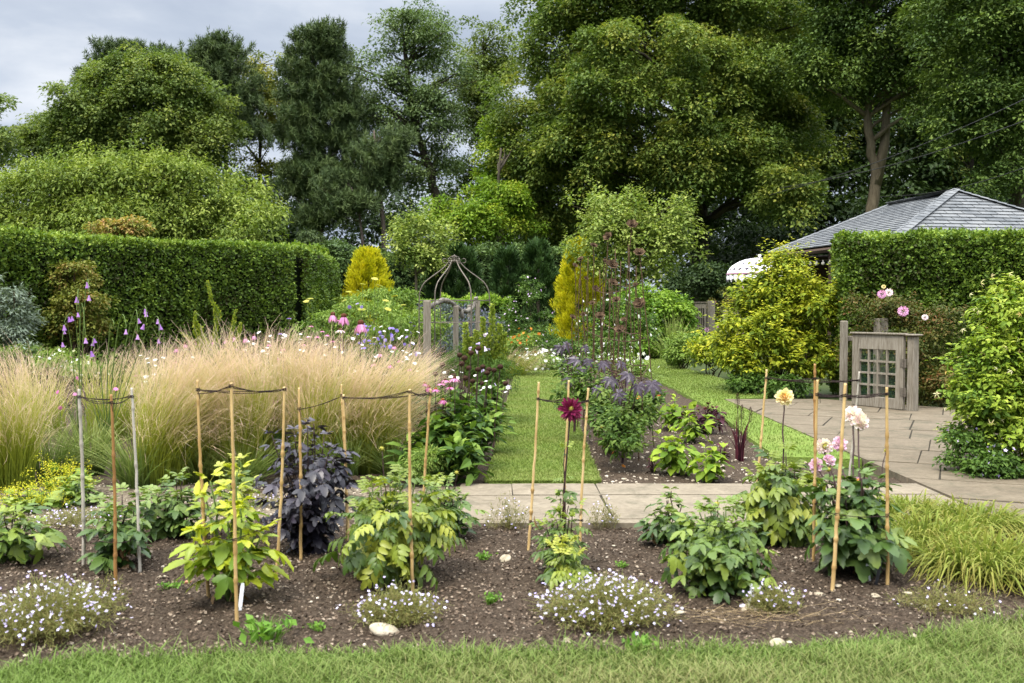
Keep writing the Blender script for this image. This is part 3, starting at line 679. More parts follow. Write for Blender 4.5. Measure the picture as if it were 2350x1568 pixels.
# ============================ hedges, shrubs, buildings ============================
L_HEDGE = leaf_mat('hedge_leaf', [(.045, .045, .014), (.050, .092, .012), (.085, .15, .018), (.15, .23, .028), (.25, .33, .05)], .25, .5, .2, mottle=.45)
L_HEDGEFAR = leaf_mat('dark_hedge_leaf', [(.032, .06, .02), (.066, .112, .032), (.115, .175, .05)], .2)
L_YEW = leaf_mat('yew_leaf', [(.018, .042, .012), (.036, .074, .02), (.066, .12, .032)], .1)
L_GOLD = leaf_mat('golden_conifer_leaf', [(.20, .23, .014), (.40, .40, .014), (.58, .54, .02), (.66, .57, .03)], .25, mottle=.3)
L_PRIVET = leaf_mat('golden_shrub_leaf', [(.06, .11, .014), (.14, .20, .016), (.30, .34, .022), (.50, .47, .04)], .3)
L_FRESH = leaf_mat('fresh_leaf', [(.05, .115, .012), (.11, .21, .02), (.20, .31, .035), (.29, .39, .055)], .3)
L_ROSE = leaf_mat('rose_leaf', [(.026, .042, .008), (.058, .078, .015), (.10, .105, .022), (.17, .075, .03)], .25)
L_HONEY = leaf_mat('honeysuckle_leaf', [(.055, .11, .014), (.13, .21, .02), (.25, .33, .035), (.38, .43, .07)], .3)
L_MID = leaf_mat('border_leaf', [(.03, .068, .012), (.066, .125, .02), (.115, .19, .034)], .28)
L_WEED = leaf_mat('weedy_leaf', [(.065, .13, .02), (.125, .205, .034), (.2, .28, .055), (.27, .33, .08)], .3)
L_GREY = leaf_mat('grey_leaf', [(.09, .125, .085), (.15, .19, .14), (.22, .26, .2)], .2)
L_CORE = solid_mat('hedge_core', (.006, .010, .004), (.014, .020, .008), 30, .95, .05)
L_PEACH = leaf_mat('peach_tinted_leaf', [(.10, .15, .025), (.20, .22, .04), (.34, .25, .07), (.40, .17, .09)], .3)
L_CLIMB = leaf_mat('climber_leaf', [(.06, .09, .014), (.12, .15, .022), (.2, .2, .04), (.22, .12, .04)], .3)
W_OLD = solid_mat('weathered_oak', (.095, .08, .06), (.20, .175, .138), 10, .85, .15, .6, .01, stretch=(6, 6, .5), c3=(.27, .245, .205))
W_DARK = solid_mat('dark_timber', (.03, .018, .012), (.07, .045, .03), 10, .8, .2, .4, .01, stretch=(6, 6, .5))  # dark brown tone for the summer house timber and the bulb cable
STEM_BR = solid_mat('twig', (.05, .035, .022), (.11, .08, .055), 30, .85, .1)
STEM_GR = solid_mat('green_stem', (.06, .10, .02), (.12, .18, .04), 30, .6, .2)
STEM_DK = solid_mat('dark_stem', (.025, .012, .014), (.06, .035, .03), 30, .6, .2)

def hedge(name, label, path, width, height, n, lsz, m, seed, cat='hedge', top_m=None, bump=.16, rnd=.25, cent=None):
    """clipped hedge along a plan polyline: a solid near-black core and leaves all over its faces"""
    path = np.array(path, float); base = np.array([*path.mean(0), 0]); p = path - base[:2]
    t = thing(name, label, cat, base)
    seg = np.diff(p, axis=0); L = np.linalg.norm(seg, axis=1); cum = np.r_[0, np.cumsum(L)]
    def at(s):
        i = np.clip(np.searchsorted(cum, s, 'right') - 1, 0, len(L) - 1); f = (s - cum[i]) / L[i]
        d = seg[i] / L[i][:, None]; return p[i] + seg[i] * f[:, None], np.stack([d[:, 1], -d[:, 0]], 1)
    per = 2 * height + width; w2 = width / 2
    s = R.uniform(-.25, cum[-1] + .25, n); u = R.random(n) * per
    sc = np.clip(s, 0, cum[-1]); c, nr = at(sc)
    side = np.where(u < height, 1, np.where(u < 2 * height, -1, 0))
    z = np.where(side == 1, u, np.where(side == -1, u - height, height)); off = np.where(side == 0, (u - 2 * height) - w2, side * w2)
    rr = np.clip((z - (height - rnd)) / rnd, 0, 1); off = np.where(side == 0, off, off * (1 - .18 * rr ** 2 * (rnd / w2)))
    P = np.stack([c[:, 0] + nr[:, 0] * off, c[:, 1] + nr[:, 1] * off, z], 1)
    N = np.stack([nr[:, 0] * side, nr[:, 1] * side, (side == 0) * 1.0 + .25], 1)
    # ends
    e = R.random(n) < (2 * width / (2 * cum[-1] + 2 * width)); ee = R.random(n) < .5
    c0, n0 = at(np.where(ee, 0.0, cum[-1])); o2 = R.uniform(-w2, w2, n); z2 = R.random(n) * height
    dirx = np.stack([-n0[:, 1], n0[:, 0]], 1) * np.where(ee, -1, 1)[:, None]
    P[e] = np.stack([c0[:, 0] + n0[:, 0] * o2, c0[:, 1] + n0[:, 1] * o2, z2], 1)[e]; N[e] = np.concatenate([dirx, np.full((n, 1), .25)], 1)[e]
    N = unit(N)
    b = lowf(P + base, seed, 1.3) * bump + lowf(P + base, seed + 1, 6) * bump * .6 + lowf(P + base, seed + 2, 17) * .06
    P = P + N * (b + R.normal(size=n) * .03 - np.abs(R.normal(size=n)) * .05)[:, None]
    D = unit(N * .7 + R.normal(size=(n, 3)) * .7 + np.array([0, 0, .1])); NN = unit(N + R.normal(size=(n, 3)) * .55 + np.array([0, 0, .35]))
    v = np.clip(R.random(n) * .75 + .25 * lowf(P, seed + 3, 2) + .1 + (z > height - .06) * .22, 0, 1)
    mb = MB(); mb.leaves(P, D, NN, lsz * R.uniform(.65, 1.35, n), T4, 1.15, v); k = int(cum[-1] * 26); q = R.choice(np.nonzero(z > height - .35)[0], k)
    shoots(mb, P[q], N[q], k, .14, lsz * 1.1, T4, 6, 1.0, 1.0)
    mb.build('foliage', m, t)
    mb = MB(); k = max(int(cum[-1] / .8), 2); ss = np.linspace(0, cum[-1], k); cc, nn = at(ss); q = w2 - .17
    prof = [(q, 0), (q, height - .3), (q - .15, height - .16), (-q + .15, height - .16), (-q, height - .3), (-q, 0)]
    V = np.stack([np.stack([cc[:, 0] + nn[:, 0] * o, cc[:, 1] + nn[:, 1] * o, np.full(k, zz)], 1) for o, zz in prof], 1)
    V[0, :, :2] += (nn[0, 1], -nn[0, 0]) ; idx = np.arange(k * 6).reshape(k, 6)
    V[0, :, :2] -= (nn[0, 1], -nn[0, 0])
    mb.add(V.reshape(-1, 3), [np.stack([idx[:-1, :-1], idx[1:, :-1], idx[1:, 1:], idx[:-1, 1:]], -1).reshape(-1, 4), idx[:1], idx[-1:, ::-1]])
    mb.build('twigs', L_CORE, t)  # one solid near-black core behind the leaves, no separate twigs
    return t
def shrub(name, label, E, m, ncl, per, rad, lsz, cat='shrub', tpl=T4, group=None, shoot=None, stems=14, sr=.02, stem_m=None, base=None, lo=.55, bottom=-.8, **kw):
    E = np.array(E); 
    if base is None: base = np.array([np.average(E[:, 0], weights=E[:, 3]), np.average(E[:, 1], weights=E[:, 3]), 0.0])
    t = thing(name, label, cat, base, 0, group)
    C, d = on_ellipsoids(E, ncl, lo, 1.0, bottom, .38, .15); C[:, 2] = np.maximum(C[:, 2], .06)
    mb = MB(); sprays(mb, C - base, d, per, rad, lsz, tpl, **kw)
    if shoot: shoots(mb, C - base, d, *shoot)
    mb.build('foliage', m, t)
    if stems:
        pick = C[R.choice(len(C), min(stems, len(C)), replace=False)] - base
        Ps = np.array([curve_pts((R.normal() * .06, R.normal() * .06, -.03), c, 7, 0, .05) for c in pick])
        mb = MB(); mb.tubes(Ps, np.linspace(1, .3, 7)[None] * sr, 4, .5); mb.build('stem', stem_m or STEM_BR, t, True)
    t['_e'] = 0; del t['_e']
    return t, C, d, base

P_ = lambda x, Y: tuple(bx(x, Y)[:2])
hedge('clipped_hedge', 'long clipped beech green hedge with rounded far corner, below the cherry tree', [(P_(-190, 19)), P_(0, 20.6), P_(330, 23), P_(640, 26), P_(700, 30), P_(735, 35)], 1.3, 3.12, 200000, .072, L_HEDGE, 1, bump=.13)
hedge('clipped_hedge', 'tall clipped green hedge between the weathered gate and the slate roof', [P_(1925, 18.6), P_(2110, 18.4), P_(2420, 17.6)], 1.2, 2.86, 100000, .062, L_HEDGE, 4, bump=.13, rnd=.3)
hedge('woodland_hedge', 'high dim informal hedge closing the garden below the lime green tree', [P_(690, 46), P_(1000, 47), P_(1330, 47)], 2.0, 4.1, 60000, .14, L_HEDGEFAR, 7, bump=.7, rnd=.8)
hedge('low_hedge', 'low yellow green hedge behind the iron rose arch', [P_(880, 33), P_(1010, 34), P_(1170, 34)], 1.0, 1.9, 26000, .085, L_FRESH, 9, bump=.55, rnd=.6)

def yew(px, py, rx, ry, Y, lab, m=L_YEW, n=160, name='yew_bush', cat='conifer', group=None, lsz=.16, per=60):
    c = pt(px, py, Y); k = Y / F; base = np.array([c[0], Y, 0.0]); Ht = c[2] + ry * k
    t = thing(name, lab, cat, base, 0, group)
    z = R.random(n) ** .8; a = R.random(n) * 2 * PI; rad = rx * k * np.clip(1.06 * (1 - z ** 1.35) ** .62, .05, 1) * R.uniform(.75, 1.05, n) * (1 + .13 * np.sin(a * 4 + 7 * z))
    C = np.stack([rad * np.cos(a), rad * np.sin(a), .1 + z * (Ht - .12)], 1)
    d = unit(np.stack([np.cos(a), np.sin(a), .6 + 0 * a], 1))
    q = unit(R.normal(size=(n, per, 3))); up = unit(d + np.array([0, 0, .9]))
    L = .42 * rx * k
    P = C[:, None, :] + up[:, None, :] * (R.random((n, per, 1)) - .25) * L + q * L * .22
    D = unit(up[:, None, :] + q * .55); v = np.clip(.55 * R.random((n, 1)) + .45 * R.random((n, per)), 0, 1)
    mb = MB(); mb.leaves(P.reshape(-1, 3), D.reshape(-1, 3), q.reshape(-1, 3), lsz * R.uniform(.6, 1.3, n * per), T4, .6, v.ravel()); mb.build('foliage', m, t)
    mb = MB(); mb.tubes(np.array([(0, 0, -.05), (0, 0, Ht * .5), (0, 0, Ht * .9)]), [.09, .06, .02], 6, .5); mb.build('trunk', M_BARK, t)
    return t
yew(846, 655, 64, 68, 33, 'golden conifer, broad and rounded, beside the iron rose arch', L_GOLD, 420, 'golden_conifer', group='golden conifers', lsz=.11, per=70)
yew(1330, 650, 60, 86, 36, 'taller golden conifer half hidden behind the rusty stakes', L_GOLD, 380, 'golden_conifer', group='golden conifers', lsz=.12, per=70)
for px, py, rx, ry, lab in ((1060, 650, 58, 76, 'dark upright yew just behind the crown of the iron arch'), (1165, 660, 50, 80, 'dark upright yew behind the pink sweet peas'), (1235, 655, 56, 90, 'dark yew beside the taller golden conifer'), (1010, 660, 38, 66, 'small dark yew under the twiggy pear tree')):
    yew(px, py, rx, ry, 40, lab, L_YEW, 190, group='dark yews at the end of the garden')
shrub('hazel_bush', 'dull grey green bush between the hedge corner and the golden conifer', [ell(770, 620, 46, 56, 38), ell(730, 660, 40, 50, 38), ell(800, 650, 40, 60, 38)], L_HEDGEFAR, 110, 80, .5, .13)
shrub('pine_bush', 'young blue green pine peeping over the hedge end', [ell(706, 555, 26, 22, 38), ell(706, 600, 36, 40, 38)], L_PINE, 60, 70, .4, .16, wr=.4)
shrub('golden_bush', 'yellow green bush spilling over the rounded hedge corner', [ell(690, 578, 46, 16, 34.5), ell(735, 640, 16, 46, 35)], L_HONEY, 60, 60, .32, .1, stems=4)
shrub('peach_bush', 'small bush with peach tinted leaves poking above the long hedge', [ell(280, 525, 62, 18, 24.5), ell(262, 540, 50, 20, 24.5)], L_PEACH, 70, 70, .26, .075, stems=4)
shrub('climbing_rose', 'bronze and yellow leaved climbing rose against the long hedge', [ell(175, 640, 36, 50, 20.8), ell(190, 700, 52, 40, 20.6), ell(150, 740, 38, 40, 20.6), ell(215, 760, 30, 40, 20.7)], L_CLIMB, 120, 60, .26, .07, stems=16)
shrub('grey_shrub', 'silvery grey leaved shrub at the foot of the long hedge', [ell(15, 730, 52, 66, 18.5), ell(-40, 680, 50, 60, 18.5), ell(30, 790, 40, 40, 18.2)], L_GREY, 110, 60, .25, .085, wr=.6)
shrub('hornbeam_bush', 'dense fresh green bush clipped wide behind the rusty stakes', [ell(1495, 735, 92, 66, 30.5), ell(1430, 745, 60, 60, 30.5), ell(1540, 725, 28, 50, 30.5), ell(1485, 780, 96, 46, 30.2)], L_FRESH, 300, 90, .36, .1, lo=.7, tpl=T4, shoot=(260, .4, .11, T4, 9, .6, .8, .3))
shrub('dark_laurel', 'deep green shrub in shade below the parasol', [ell(1650, 655, 70, 48, 39), ell(1590, 660, 60, 46, 39), ell(1720, 690, 60, 50, 38)], L_DARK, 130, 90, .5, .13)
GS = shrub('golden_shrub', 'big golden yellow leaved shrub on the lawn edge in front of the parasol', [ell(1790, 690, 92, 66, 19), ell(1770, 780, 124, 86, 18.8), ell(1860, 720, 60, 70, 18.6), ell(1740, 830, 86, 50, 18.4), ell(1840, 830, 78, 52, 18.4), ell(1795, 632, 44, 46, 19), ell(1700, 770, 50, 50, 19)], L_PRIVET, 330, 50, .24, .085, lo=.45, tpl=T8, stems=70, sr=.010, shoot=(620, .55, .115, T8, 11, .9, .8, .25))
shrub('yellow_shrub', 'low rounded yellow green shrub at the curve of the lawn', [ell(1630, 812, 52, 34, 23)], L_PRIVET, 60, 70, .24, .075, stems=6)
shrub('sage_bush', 'greyish green mound beside the low yellow shrub', [ell(1575, 805, 42, 36, 25)], L_WEED, 60, 70, .26, .07, stems=6)
shrub('edging_plant', 'dark leafy ground plant along the foot of the golden shrub', [ell(1730, 880, 52, 22, 18), ell(1800, 890, 46, 20, 17.6)], L_MID, 60, 60, .2, .07, stems=5)

# roses round the gate
M_PINK = leaf_mat('pink_petal', [(.55, .26, .48), (.66, .40, .62)], .3, mottle=.1)
M_BLUSH = leaf_mat('blush_petal', [(.72, .55, .66), (.8, .70, .76)], .3, mottle=.1)
M_CREAM = leaf_mat('cream_petal', [(.68, .60, .30), (.75, .70, .48), (.62, .42, .10)], .3, mottle=.1)
M_LILAC = leaf_mat('lilac_petal', [(.42, .33, .70), (.58, .48, .80), (.72, .62, .84)], .3, mottle=.1)
M_WHITE = leaf_mat('white_petal', [(.74, .73, .76), (.82, .82, .82)], .3, mottle=.05)
M_VIOLET = leaf_mat('violet_petal', [(.16, .11, .42), (.27, .20, .58), (.40, .33, .68)], .3, mottle=.1)
def fib(n):
    i = np.arange(n) + .5; ph = np.arccos(1 - 2 * i / n); th = PI * (1 + 5 ** .5) * i
    return np.stack([np.cos(th) * np.sin(ph), np.sin(th) * np.sin(ph), np.cos(ph)], 1)
PETAL = (np.array([(0, 0, 0), (-.34, .5, .1), (0, .5, 0), (.34, .5, .1), (-.24, .9, .22), (0, .92, .12), (.24, .9, .22), (0, 1.02, .2)], float), T8[1])
def pompon(name, c, r, m, parent, n=60, face=(0, -1, .4), closed=-1.0, tpl=PETAL, size=.62, wr=1.0):
    """double flower: overlapping petals set round a ball, open towards face"""
    f = unit(np.array(face, float)); d = fib(n); d = d[d @ f > closed]
    D = unit(d * 1.0 + np.cross(f, d) * .12 - f * .10); mb = MB()
    k = 1 - .35 * np.clip(d @ f, 0, 1)
    mb.leaves(np.asarray(c) + d * r * .45, D, f + d * .3, r * size * k, tpl, wr); return mb.build(name, m, parent)
def scatter_flowers(name, C, d, m, parent, size, tpl, base, off=.12, n=None):
    k = R.choice(len(C), min(n or len(C), len(C)), replace=n is not None and n > len(C))
    P = C[k] - base + d[k] * off + R.normal(size=(len(k), 3)) * off * .5
    mb = MB(); mb.leaves(P, unit(R.normal(size=(len(k), 3)) + np.array([0, -.5, .4])), unit(d[k] + np.array([0, -.6, .5]) + R.normal(size=(len(k), 3)) * .4), size * R.uniform(.7, 1.2, len(k)), tpl)
    return mb.build(name, m, parent)
a5 = np.arange(10) * PI / 5
STAR = (np.stack([np.where(np.arange(10) % 2 == 0, .52, .30) * np.cos(a5), np.where(np.arange(10) % 2 == 0, .52, .30) * np.sin(a5), np.where(np.arange(10) % 2 == 0, .05, 0)], 1), [np.arange(10)[None]])
RS = shrub('rose_bush', 'rose bush with bronzed leaves and pink blooms behind the weathered gate', [ell(2030, 720, 90, 46, 16.9), ell(2110, 800, 92, 80, 16.4), ell(1990, 800, 60, 70, 17.2), ell(2160, 740, 60, 44, 16.4), ell(2170, 890, 60, 66, 15.8), ell(2120, 900, 70, 60, 16.2)], L_ROSE, 330, 50, .24, .055, lo=.35, stems=80, sr=.008, wr=.9, shoot=(200, .4, .075, T4, 9, .6, .8, .3))
for px, py, rr, m in ((2024, 675, .07, M_PINK), (2040, 671, .065, M_BLUSH), (2073, 714, .085, M_PINK), (2123, 728, .05, M_BLUSH), (2028, 658, .035, M_CREAM)):
    pompon('rose_bloom', pt(px, py, 16.0) - RS[3], rr, m, RS[0], 40)
shrub('rose_bush', 'small rose bush with single pink blooms beside the far gate', [ell(1668, 705, 34, 34, 37), ell(1695, 725, 30, 36, 36.5), ell(1660, 740, 26, 26, 37)], L_ROSE, 60, 50, .3, .08)
rb = [o for o in bpy.data.objects if o.name.startswith('rose_bush') and o.type == 'EMPTY'][-1]
for px, py in ((1702, 661), (1708, 735), (1650, 748), (1622, 757), (1709, 765)):
    pompon('rose_bloom', pt(px, py, 35.5) - np.array(rb.location), .09, M_PINK, rb, 24)
HB = shrub('honeysuckle_bush', 'large honeysuckle with cream and yellow trumpets beside the patio', [ell(2330, 740, 84, 66, 10.0), ell(2290, 830, 92, 76, 9.9), ell(2400, 850, 110, 130, 10), ell(2270, 930, 92, 76, 9.7), ell(2330, 1000, 110, 70, 9.6), ell(2390, 690, 80, 60, 10.2)], L_HONEY, 360, 42, .17, .06, tpl=T8, lo=.5, stems=60, sr=.005, shoot=(560, .30, .075, T8, 10, .5, .8, .5))
scatter_flowers('blossom', HB[1], HB[2], M_CREAM, HB[0], .05, compose([(TL, 0, 0, 0, a, 1, .5) for a in (0, 1.2, 2.4, 3.7, 5)]), HB[3], .15, 120)
GB = shrub('cranesbill_plant', 'sprawling geranium with violet blue flowers at the patio edge under the honeysuckle', [ell(2230, 1040, 62, 46, 9.5), ell(2290, 1080, 80, 40, 9.2), ell(2215, 1000, 36, 40, 9.7)], L_MID, 150, 40, .11, .04, stems=20, sr=.004)
scatter_flowers('blossom', GB[1], GB[2], M_LILAC, GB[0], .036, STAR, GB[3], .06, 46)

# ---- weathered gate near the patio
def gate(name, label, A, B, h, z0=.05, detail=True):
    """panelled gate from plan point A to hinge point B"""
    A, B = np.array(A, float), np.array(B, float); d = B - A; W = np.linalg.norm(d); rz = math.atan2(d[1], d[0])
    t = thing(name, label, 'gate', (A[0], A[1], 0), rz)
    st, top, bot, th = (.135, .23, .16, .055) if detail else (.075, .2, .2, .05)
    mb = MB()
    mb.box((st / 2, 0, z0 + h / 2), (st, th, h), 0, .35, bev=.008); mb.box((W - st / 2, 0, z0 + h / 2), (st, th, h), 0, .6, bev=.008)
    mb.box((W / 2, 0, z0 + bot / 2 + .002), (W - 2 * st - .002, th - .006, bot), 0, .45, bev=.006)
    mb.box((W / 2, 0, z0 + h - top / 2 - .002), (W - 2 * st - .002, th - .006, top), 0, .7, bev=.006)
    mb.build('frame', W_OLD, t)
    mb = MB(); mb.box((W / 2, 0, z0 + h + .017), (W + .06, th + .06, .03), 0, .3, bev=.008); mb.build('top_rail', W_OLD, t)
    x0, x1, y0, y1 = st, W - st, z0 + bot, z0 + h - top
    mb = MB()
    for i in range(1, 4): mb.box((x0 + (x1 - x0) * i / 4, 0, (y0 + y1) / 2), (.028, .036, y1 - y0 + .004), 0, .5)
    for i in range(1, 4): mb.box(((x0 + x1) / 2, 0, y0 + (y1 - y0) * i / 4), (x1 - x0 + .004, .030, .03), 0, .6)
    mb.build('glazing_bar', W_OLD, t)
    if detail:
        mb = MB()
        for i in range(int((x1 - x0) / .022)): mb.tubes(np.array([(x0 + .011 + i * .022, .022, y0), (x0 + .011 + i * .022, .022, y1)]), .0014, 3, .5)
        for i in range(int((y1 - y0) / .022)): mb.tubes(np.array([(x0, .0235, y0 + .011 + i * .022), (x1, .0235, y0 + .011 + i * .022)]), .0014, 3, .5)
        mb.build('wire_mesh', WIRE_G, t)
        for zz in (z0 + .27, z0 + h - .42):
            mb = MB(); mb.box((W + .005, -th / 2 - .004, zz), (.11, .006, .13), 0, .5); mb.box((W + .006, -th / 2 - .012, zz), (.02, .014, .13), 0, .5); mb.build('hinge', IRON, t)
    return t, W, rz
WIRE_G = solid_mat('green_wire', (.02, .06, .035), (.04, .10, .06), 20, .6, .3)
IRON = solid_mat('old_iron', (.09, .075, .06), (.18, .155, .125), 30, .6, .4, .3, .004, .4)
gA, gB = (5.44, 15.85), (5.93, 15.03)
gate('garden_gate', 'weathered oak gate with a grid of sixteen wire backed panes, standing open', gA, gB, 1.13)
def post(name, label, x, y, h, w, cap=None, m=W_OLD, rz=.3, grp=None):
    t = thing(name, label, 'post', (x, y, 0), rz, grp)
    mb = MB(); mb.box((0, 0, h / 2 - .05), (w, w, h + .1), 0, .5, bev=.012); mb.build('shaft', m, t)
    if cap: mb = MB(); mb.box((0, 0, h + cap[1] / 2 + .001), (cap[0], cap[0], cap[1]), 0, .35, bev=.012); mb.build('post_cap', m, t)
    return t
post('gate_post', 'square oak post with a flat cap on which the open gate hangs', 6.04, 14.98, 1.17, .115, (.20, .03), rz=-1.05)
post('gate_post', 'tall square oak post rising behind the open gate', 6.15, 16.6, 1.42, .16, None)
post('fence_post', 'thin grey post between the golden shrub and the gate', bx(1937, 16.6)[0], 16.6, 1.38, .09)
mb = MB(); mb.box((6.02, 16.72, 1.08), (.95, .05, .085), -.05, .4, bev=.008)
tag(mb.build('fence_rail', W_OLD), 'weathered horizontal rail joining the thin post and the tall gate post', 'rail')
fg = pt(1594, 690, 36.5); fh = pt(1625, 690, 35.9)
gate('garden_gate', 'far oak gate with open panes beside the dense fresh green bush', (fg[0], 36.4), (fh[0] - .02, 36.1), 1.72, .05, False)
post('gate_post', 'oak post at the hinge side of the far gate', bx(1632, 35.9)[0], 35.9, 1.84, .2)
post('gate_post', 'short oak post standing apart from the far gate', bx(1690, 34)[0], 34, 1.5, .2)
post('gate_post', 'low oak post between the far gate and the small rose bush', bx(1664, 35)[0], 35, 1.5, .13)

# ---- slate roofed summer house
A = np.array((10.6, 24.0, 4.42)); Bk = np.array((10.34, 27.0, 4.42)); Fr = np.array((8.19, 21.4, 3.10)); Lc = np.array((7.07, 27.6, 3.10)); FR = np.array((13.8, 22.4, 3.10)); LR = np.array((12.67, 28.6, 3.10))
M_SLATE = solid_mat('slate_shingle', (.085, .092, .10), (.135, .142, .15), 3, .8, .2, .25, .006, c3=(.17, .175, .18))
M_EDGE = solid_mat('shingle_underlay', (.012, .012, .014), (.03, .03, .033), 20, .9, .05)  # near-black underlay of the roof, visible in the joints between shingles
sh = thing('summer_house', 'timber summer house with a hipped grey slate roof behind the clipped hedge', 'summer house', (10.3, 25, 0))
sb = np.array((10.3, 25, 0.0))
roof_m = MB(); under = MB()
def facet(p0, p1, q1, q0, wid, crs):
    """courses of separate shingles on the slope from eave p0-p1 up to ridge q0-q1"""
    p0, p1, q0, q1 = [np.asarray(k) - sb for k in (p0, p1, q0, q1)]
    u = unit(p1 - p0); nrm = unit(np.cross(p1 - p0, q0 - p0)); nrm = nrm if nrm[2] > 0 else -nrm; up = np.cross(nrm, u)
    if up[2] < 0: up = -up
    o = p0; a = lambda p: ((p - o) @ u, (p - o) @ up)
    Lp0, Lp1, Lq0, Lq1 = a(p0), a(p1), a(q0), a(q1); Hh = Lq0[1]; n = int(round(Hh / crs))
    under.add([o + u * x + up * y for x, y in (Lp0, Lp1, Lq1, Lq0)], np.array([[0, 1, 2, 3]]))
    for r in range(n):
        y0, y1 = Hh * r / n, Hh * (r + 1) / n
        xl = lambda y: Lp0[0] + (Lq0[0] - Lp0[0]) * y / Hh
        xr = lambda y: Lp1[0] + (Lq1[0] - Lp1[0]) * y / Hh
        x = xl(0) - wid + (r % 2) * wid * .5 + R.normal() * .02
        while x < xr(0):
            q = [(x + .012, y0 + .008), (x + wid - .012, y0 + .008), (x + wid - .012, y1), (x + .012, y1)]
            l0, l1 = (xl(y0), y0), (xl(y1), y1); r0, r1 = (xr(y0), y0), (xr(y1), y1)
            q = clip(q, r0, r1) if len(q) > 2 else q
            if len(q) > 2: q = clip(q, l1, l0)
            if len(q) > 2:
                hh = lambda y: .028 - .020 * (y - y0) / (y1 - y0)
                top = [o + u * px + up * py + nrm * hh(py) for px, py in q]; bot = [o + u * px + up * py + nrm * .002 for px, py in q]; k = len(q)
                roof_m.add(top + bot, [np.arange(k)[None], np.array([[i, (i + 1) % k, k + (i + 1) % k, k + i] for i in range(k)])], R.random())
            x += wid
facet(Fr, FR, A, A, .43, .17); facet(Lc, Fr, A, Bk, .43, .17); facet(LR, Lc, Bk, Bk, .43, .3); facet(FR, LR, Bk, A, .43, .3)
for s_, e_ in ((Fr, A), (A, Bk), (Lc, Bk), (FR, A)):
    s_, e_ = s_ - sb, e_ - sb; d = e_ - s_; Ln = np.linalg.norm(d); n = int(Ln / .2); d = d / Ln; x = unit(np.cross(d, (0, 0, 1))); zz = np.cross(x, d)
    for i in range(n):
        c0 = s_ + d * Ln * i / n; c1 = s_ + d * Ln * (i + 1.15) / n; lift0, lift1 = zz * .05, zz * .036
        P = [c0 - x * .15 - zz * .02 + lift0 * .6, c0 + lift0, c0 + x * .15 - zz * .02 + lift0 * .6, c1 - x * .15 - zz * .02 + lift1 * .6, c1 + lift1, c1 + x * .15 - zz * .02 + lift1 * .6]
        roof_m.add(P, np.array([[0, 1, 4, 3], [1, 2, 5, 4]]), R.random())
ro = roof_m.build('roof', M_SLATE, sh); under.build('roof_deck', M_EDGE, sh)
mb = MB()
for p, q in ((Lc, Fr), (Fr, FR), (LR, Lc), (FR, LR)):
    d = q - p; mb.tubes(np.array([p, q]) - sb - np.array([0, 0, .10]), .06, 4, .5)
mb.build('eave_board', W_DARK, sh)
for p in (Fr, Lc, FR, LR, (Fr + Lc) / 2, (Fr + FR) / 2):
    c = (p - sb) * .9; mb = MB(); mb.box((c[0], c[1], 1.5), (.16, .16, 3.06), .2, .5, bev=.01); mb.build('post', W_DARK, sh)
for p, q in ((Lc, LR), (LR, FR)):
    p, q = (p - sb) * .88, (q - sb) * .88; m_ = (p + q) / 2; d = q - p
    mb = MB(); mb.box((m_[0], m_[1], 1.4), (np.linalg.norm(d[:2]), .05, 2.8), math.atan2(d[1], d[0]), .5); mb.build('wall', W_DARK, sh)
M_BULB = solid_mat('bulb_glass', (.55, .5, .42), (.7, .66, .58), 9, .2, .6)
sl = thing('string_lights', 'string of unlit round bulbs under the eave of the summer house', 'string lights', (7.6, 24.4, 2.75))
P = curve_pts(Lc * np.array([1, 1, 0]) + np.array([.12, .1, 2.93]), Fr * np.array([1, 1, 0]) + np.array([.1, 0, 2.93]), 20, -.16) - np.array([7.6, 24.4, 2.75])
mb = MB(); mb.tubes(P, .006, 4, .5); mb.build('cable', W_DARK, sl)
for i in range(1, 19):
    mb = MB(); mb.blob(P[i] + np.array([0, 0, -.075]), .05, 1, 0); mb.tubes(np.array([P[i], P[i] - np.array([0, 0, .05])]), .018, 6, .1); mb.build('bulb', M_BULB, sl)
# ---- parasol
m, nt, out = new_mat('parasol_cloth'); uvw = ocoord(nt)
sp = nt.nodes.new('ShaderNodeSeparateXYZ'); nt.links.new(uvw, sp.inputs[0])
ang = mathn(nt, 'MULTIPLY', mathn(nt, 'ARCTAN2', sp.outputs[1], sp.outputs[0]), 24 / (2 * PI) * 1.0)
fx = mathn(nt, 'ABSOLUTE', mathn(nt, 'SUBTRACT', mathn(nt, 'FRACT', ang), .5)); fz = mathn(nt, 'ABSOLUTE', mathn(nt, 'SUBTRACT', mathn(nt, 'FRACT', mathn(nt, 'MULTIPLY', sp.outputs[2], 7.2)), .5))
spot = mathn(nt, 'LESS_THAN', mathn(nt, 'ADD', mathn(nt, 'MULTIPLY', fx, .8), fz), mathn(nt, 'ADD', .14, mathn(nt, 'MULTIPLY', noise(nt, 30, 2, .5, uvw), .26)))
principled(nt, out, mixc(nt, spot, (.74, .72, .76), (.05, .04, .06)), .8, .2); M_PARA = m
pc = bx(1742, 25.5); k = 25.5 / F; r = 74 * k; zt = H + (706 - 592) * k
pa = thing('garden_parasol', 'white domed parasol with dark printed motifs and scalloped fringe', 'parasol', pc)
prof = [(.01, zt)] + [(r * math.sin(a), zt - .46 * (1 - math.cos(a))) for a in np.linspace(.12, 1.5, 9)]
mb = MB(); mb.lathe(prof, 32); mb.lathe([(x * .985, z - .012) for x, z in prof], 32); mb.build('canopy', M_PARA, pa, True)
zb = prof[-1][1]; seg = 28; V = []; fs = []
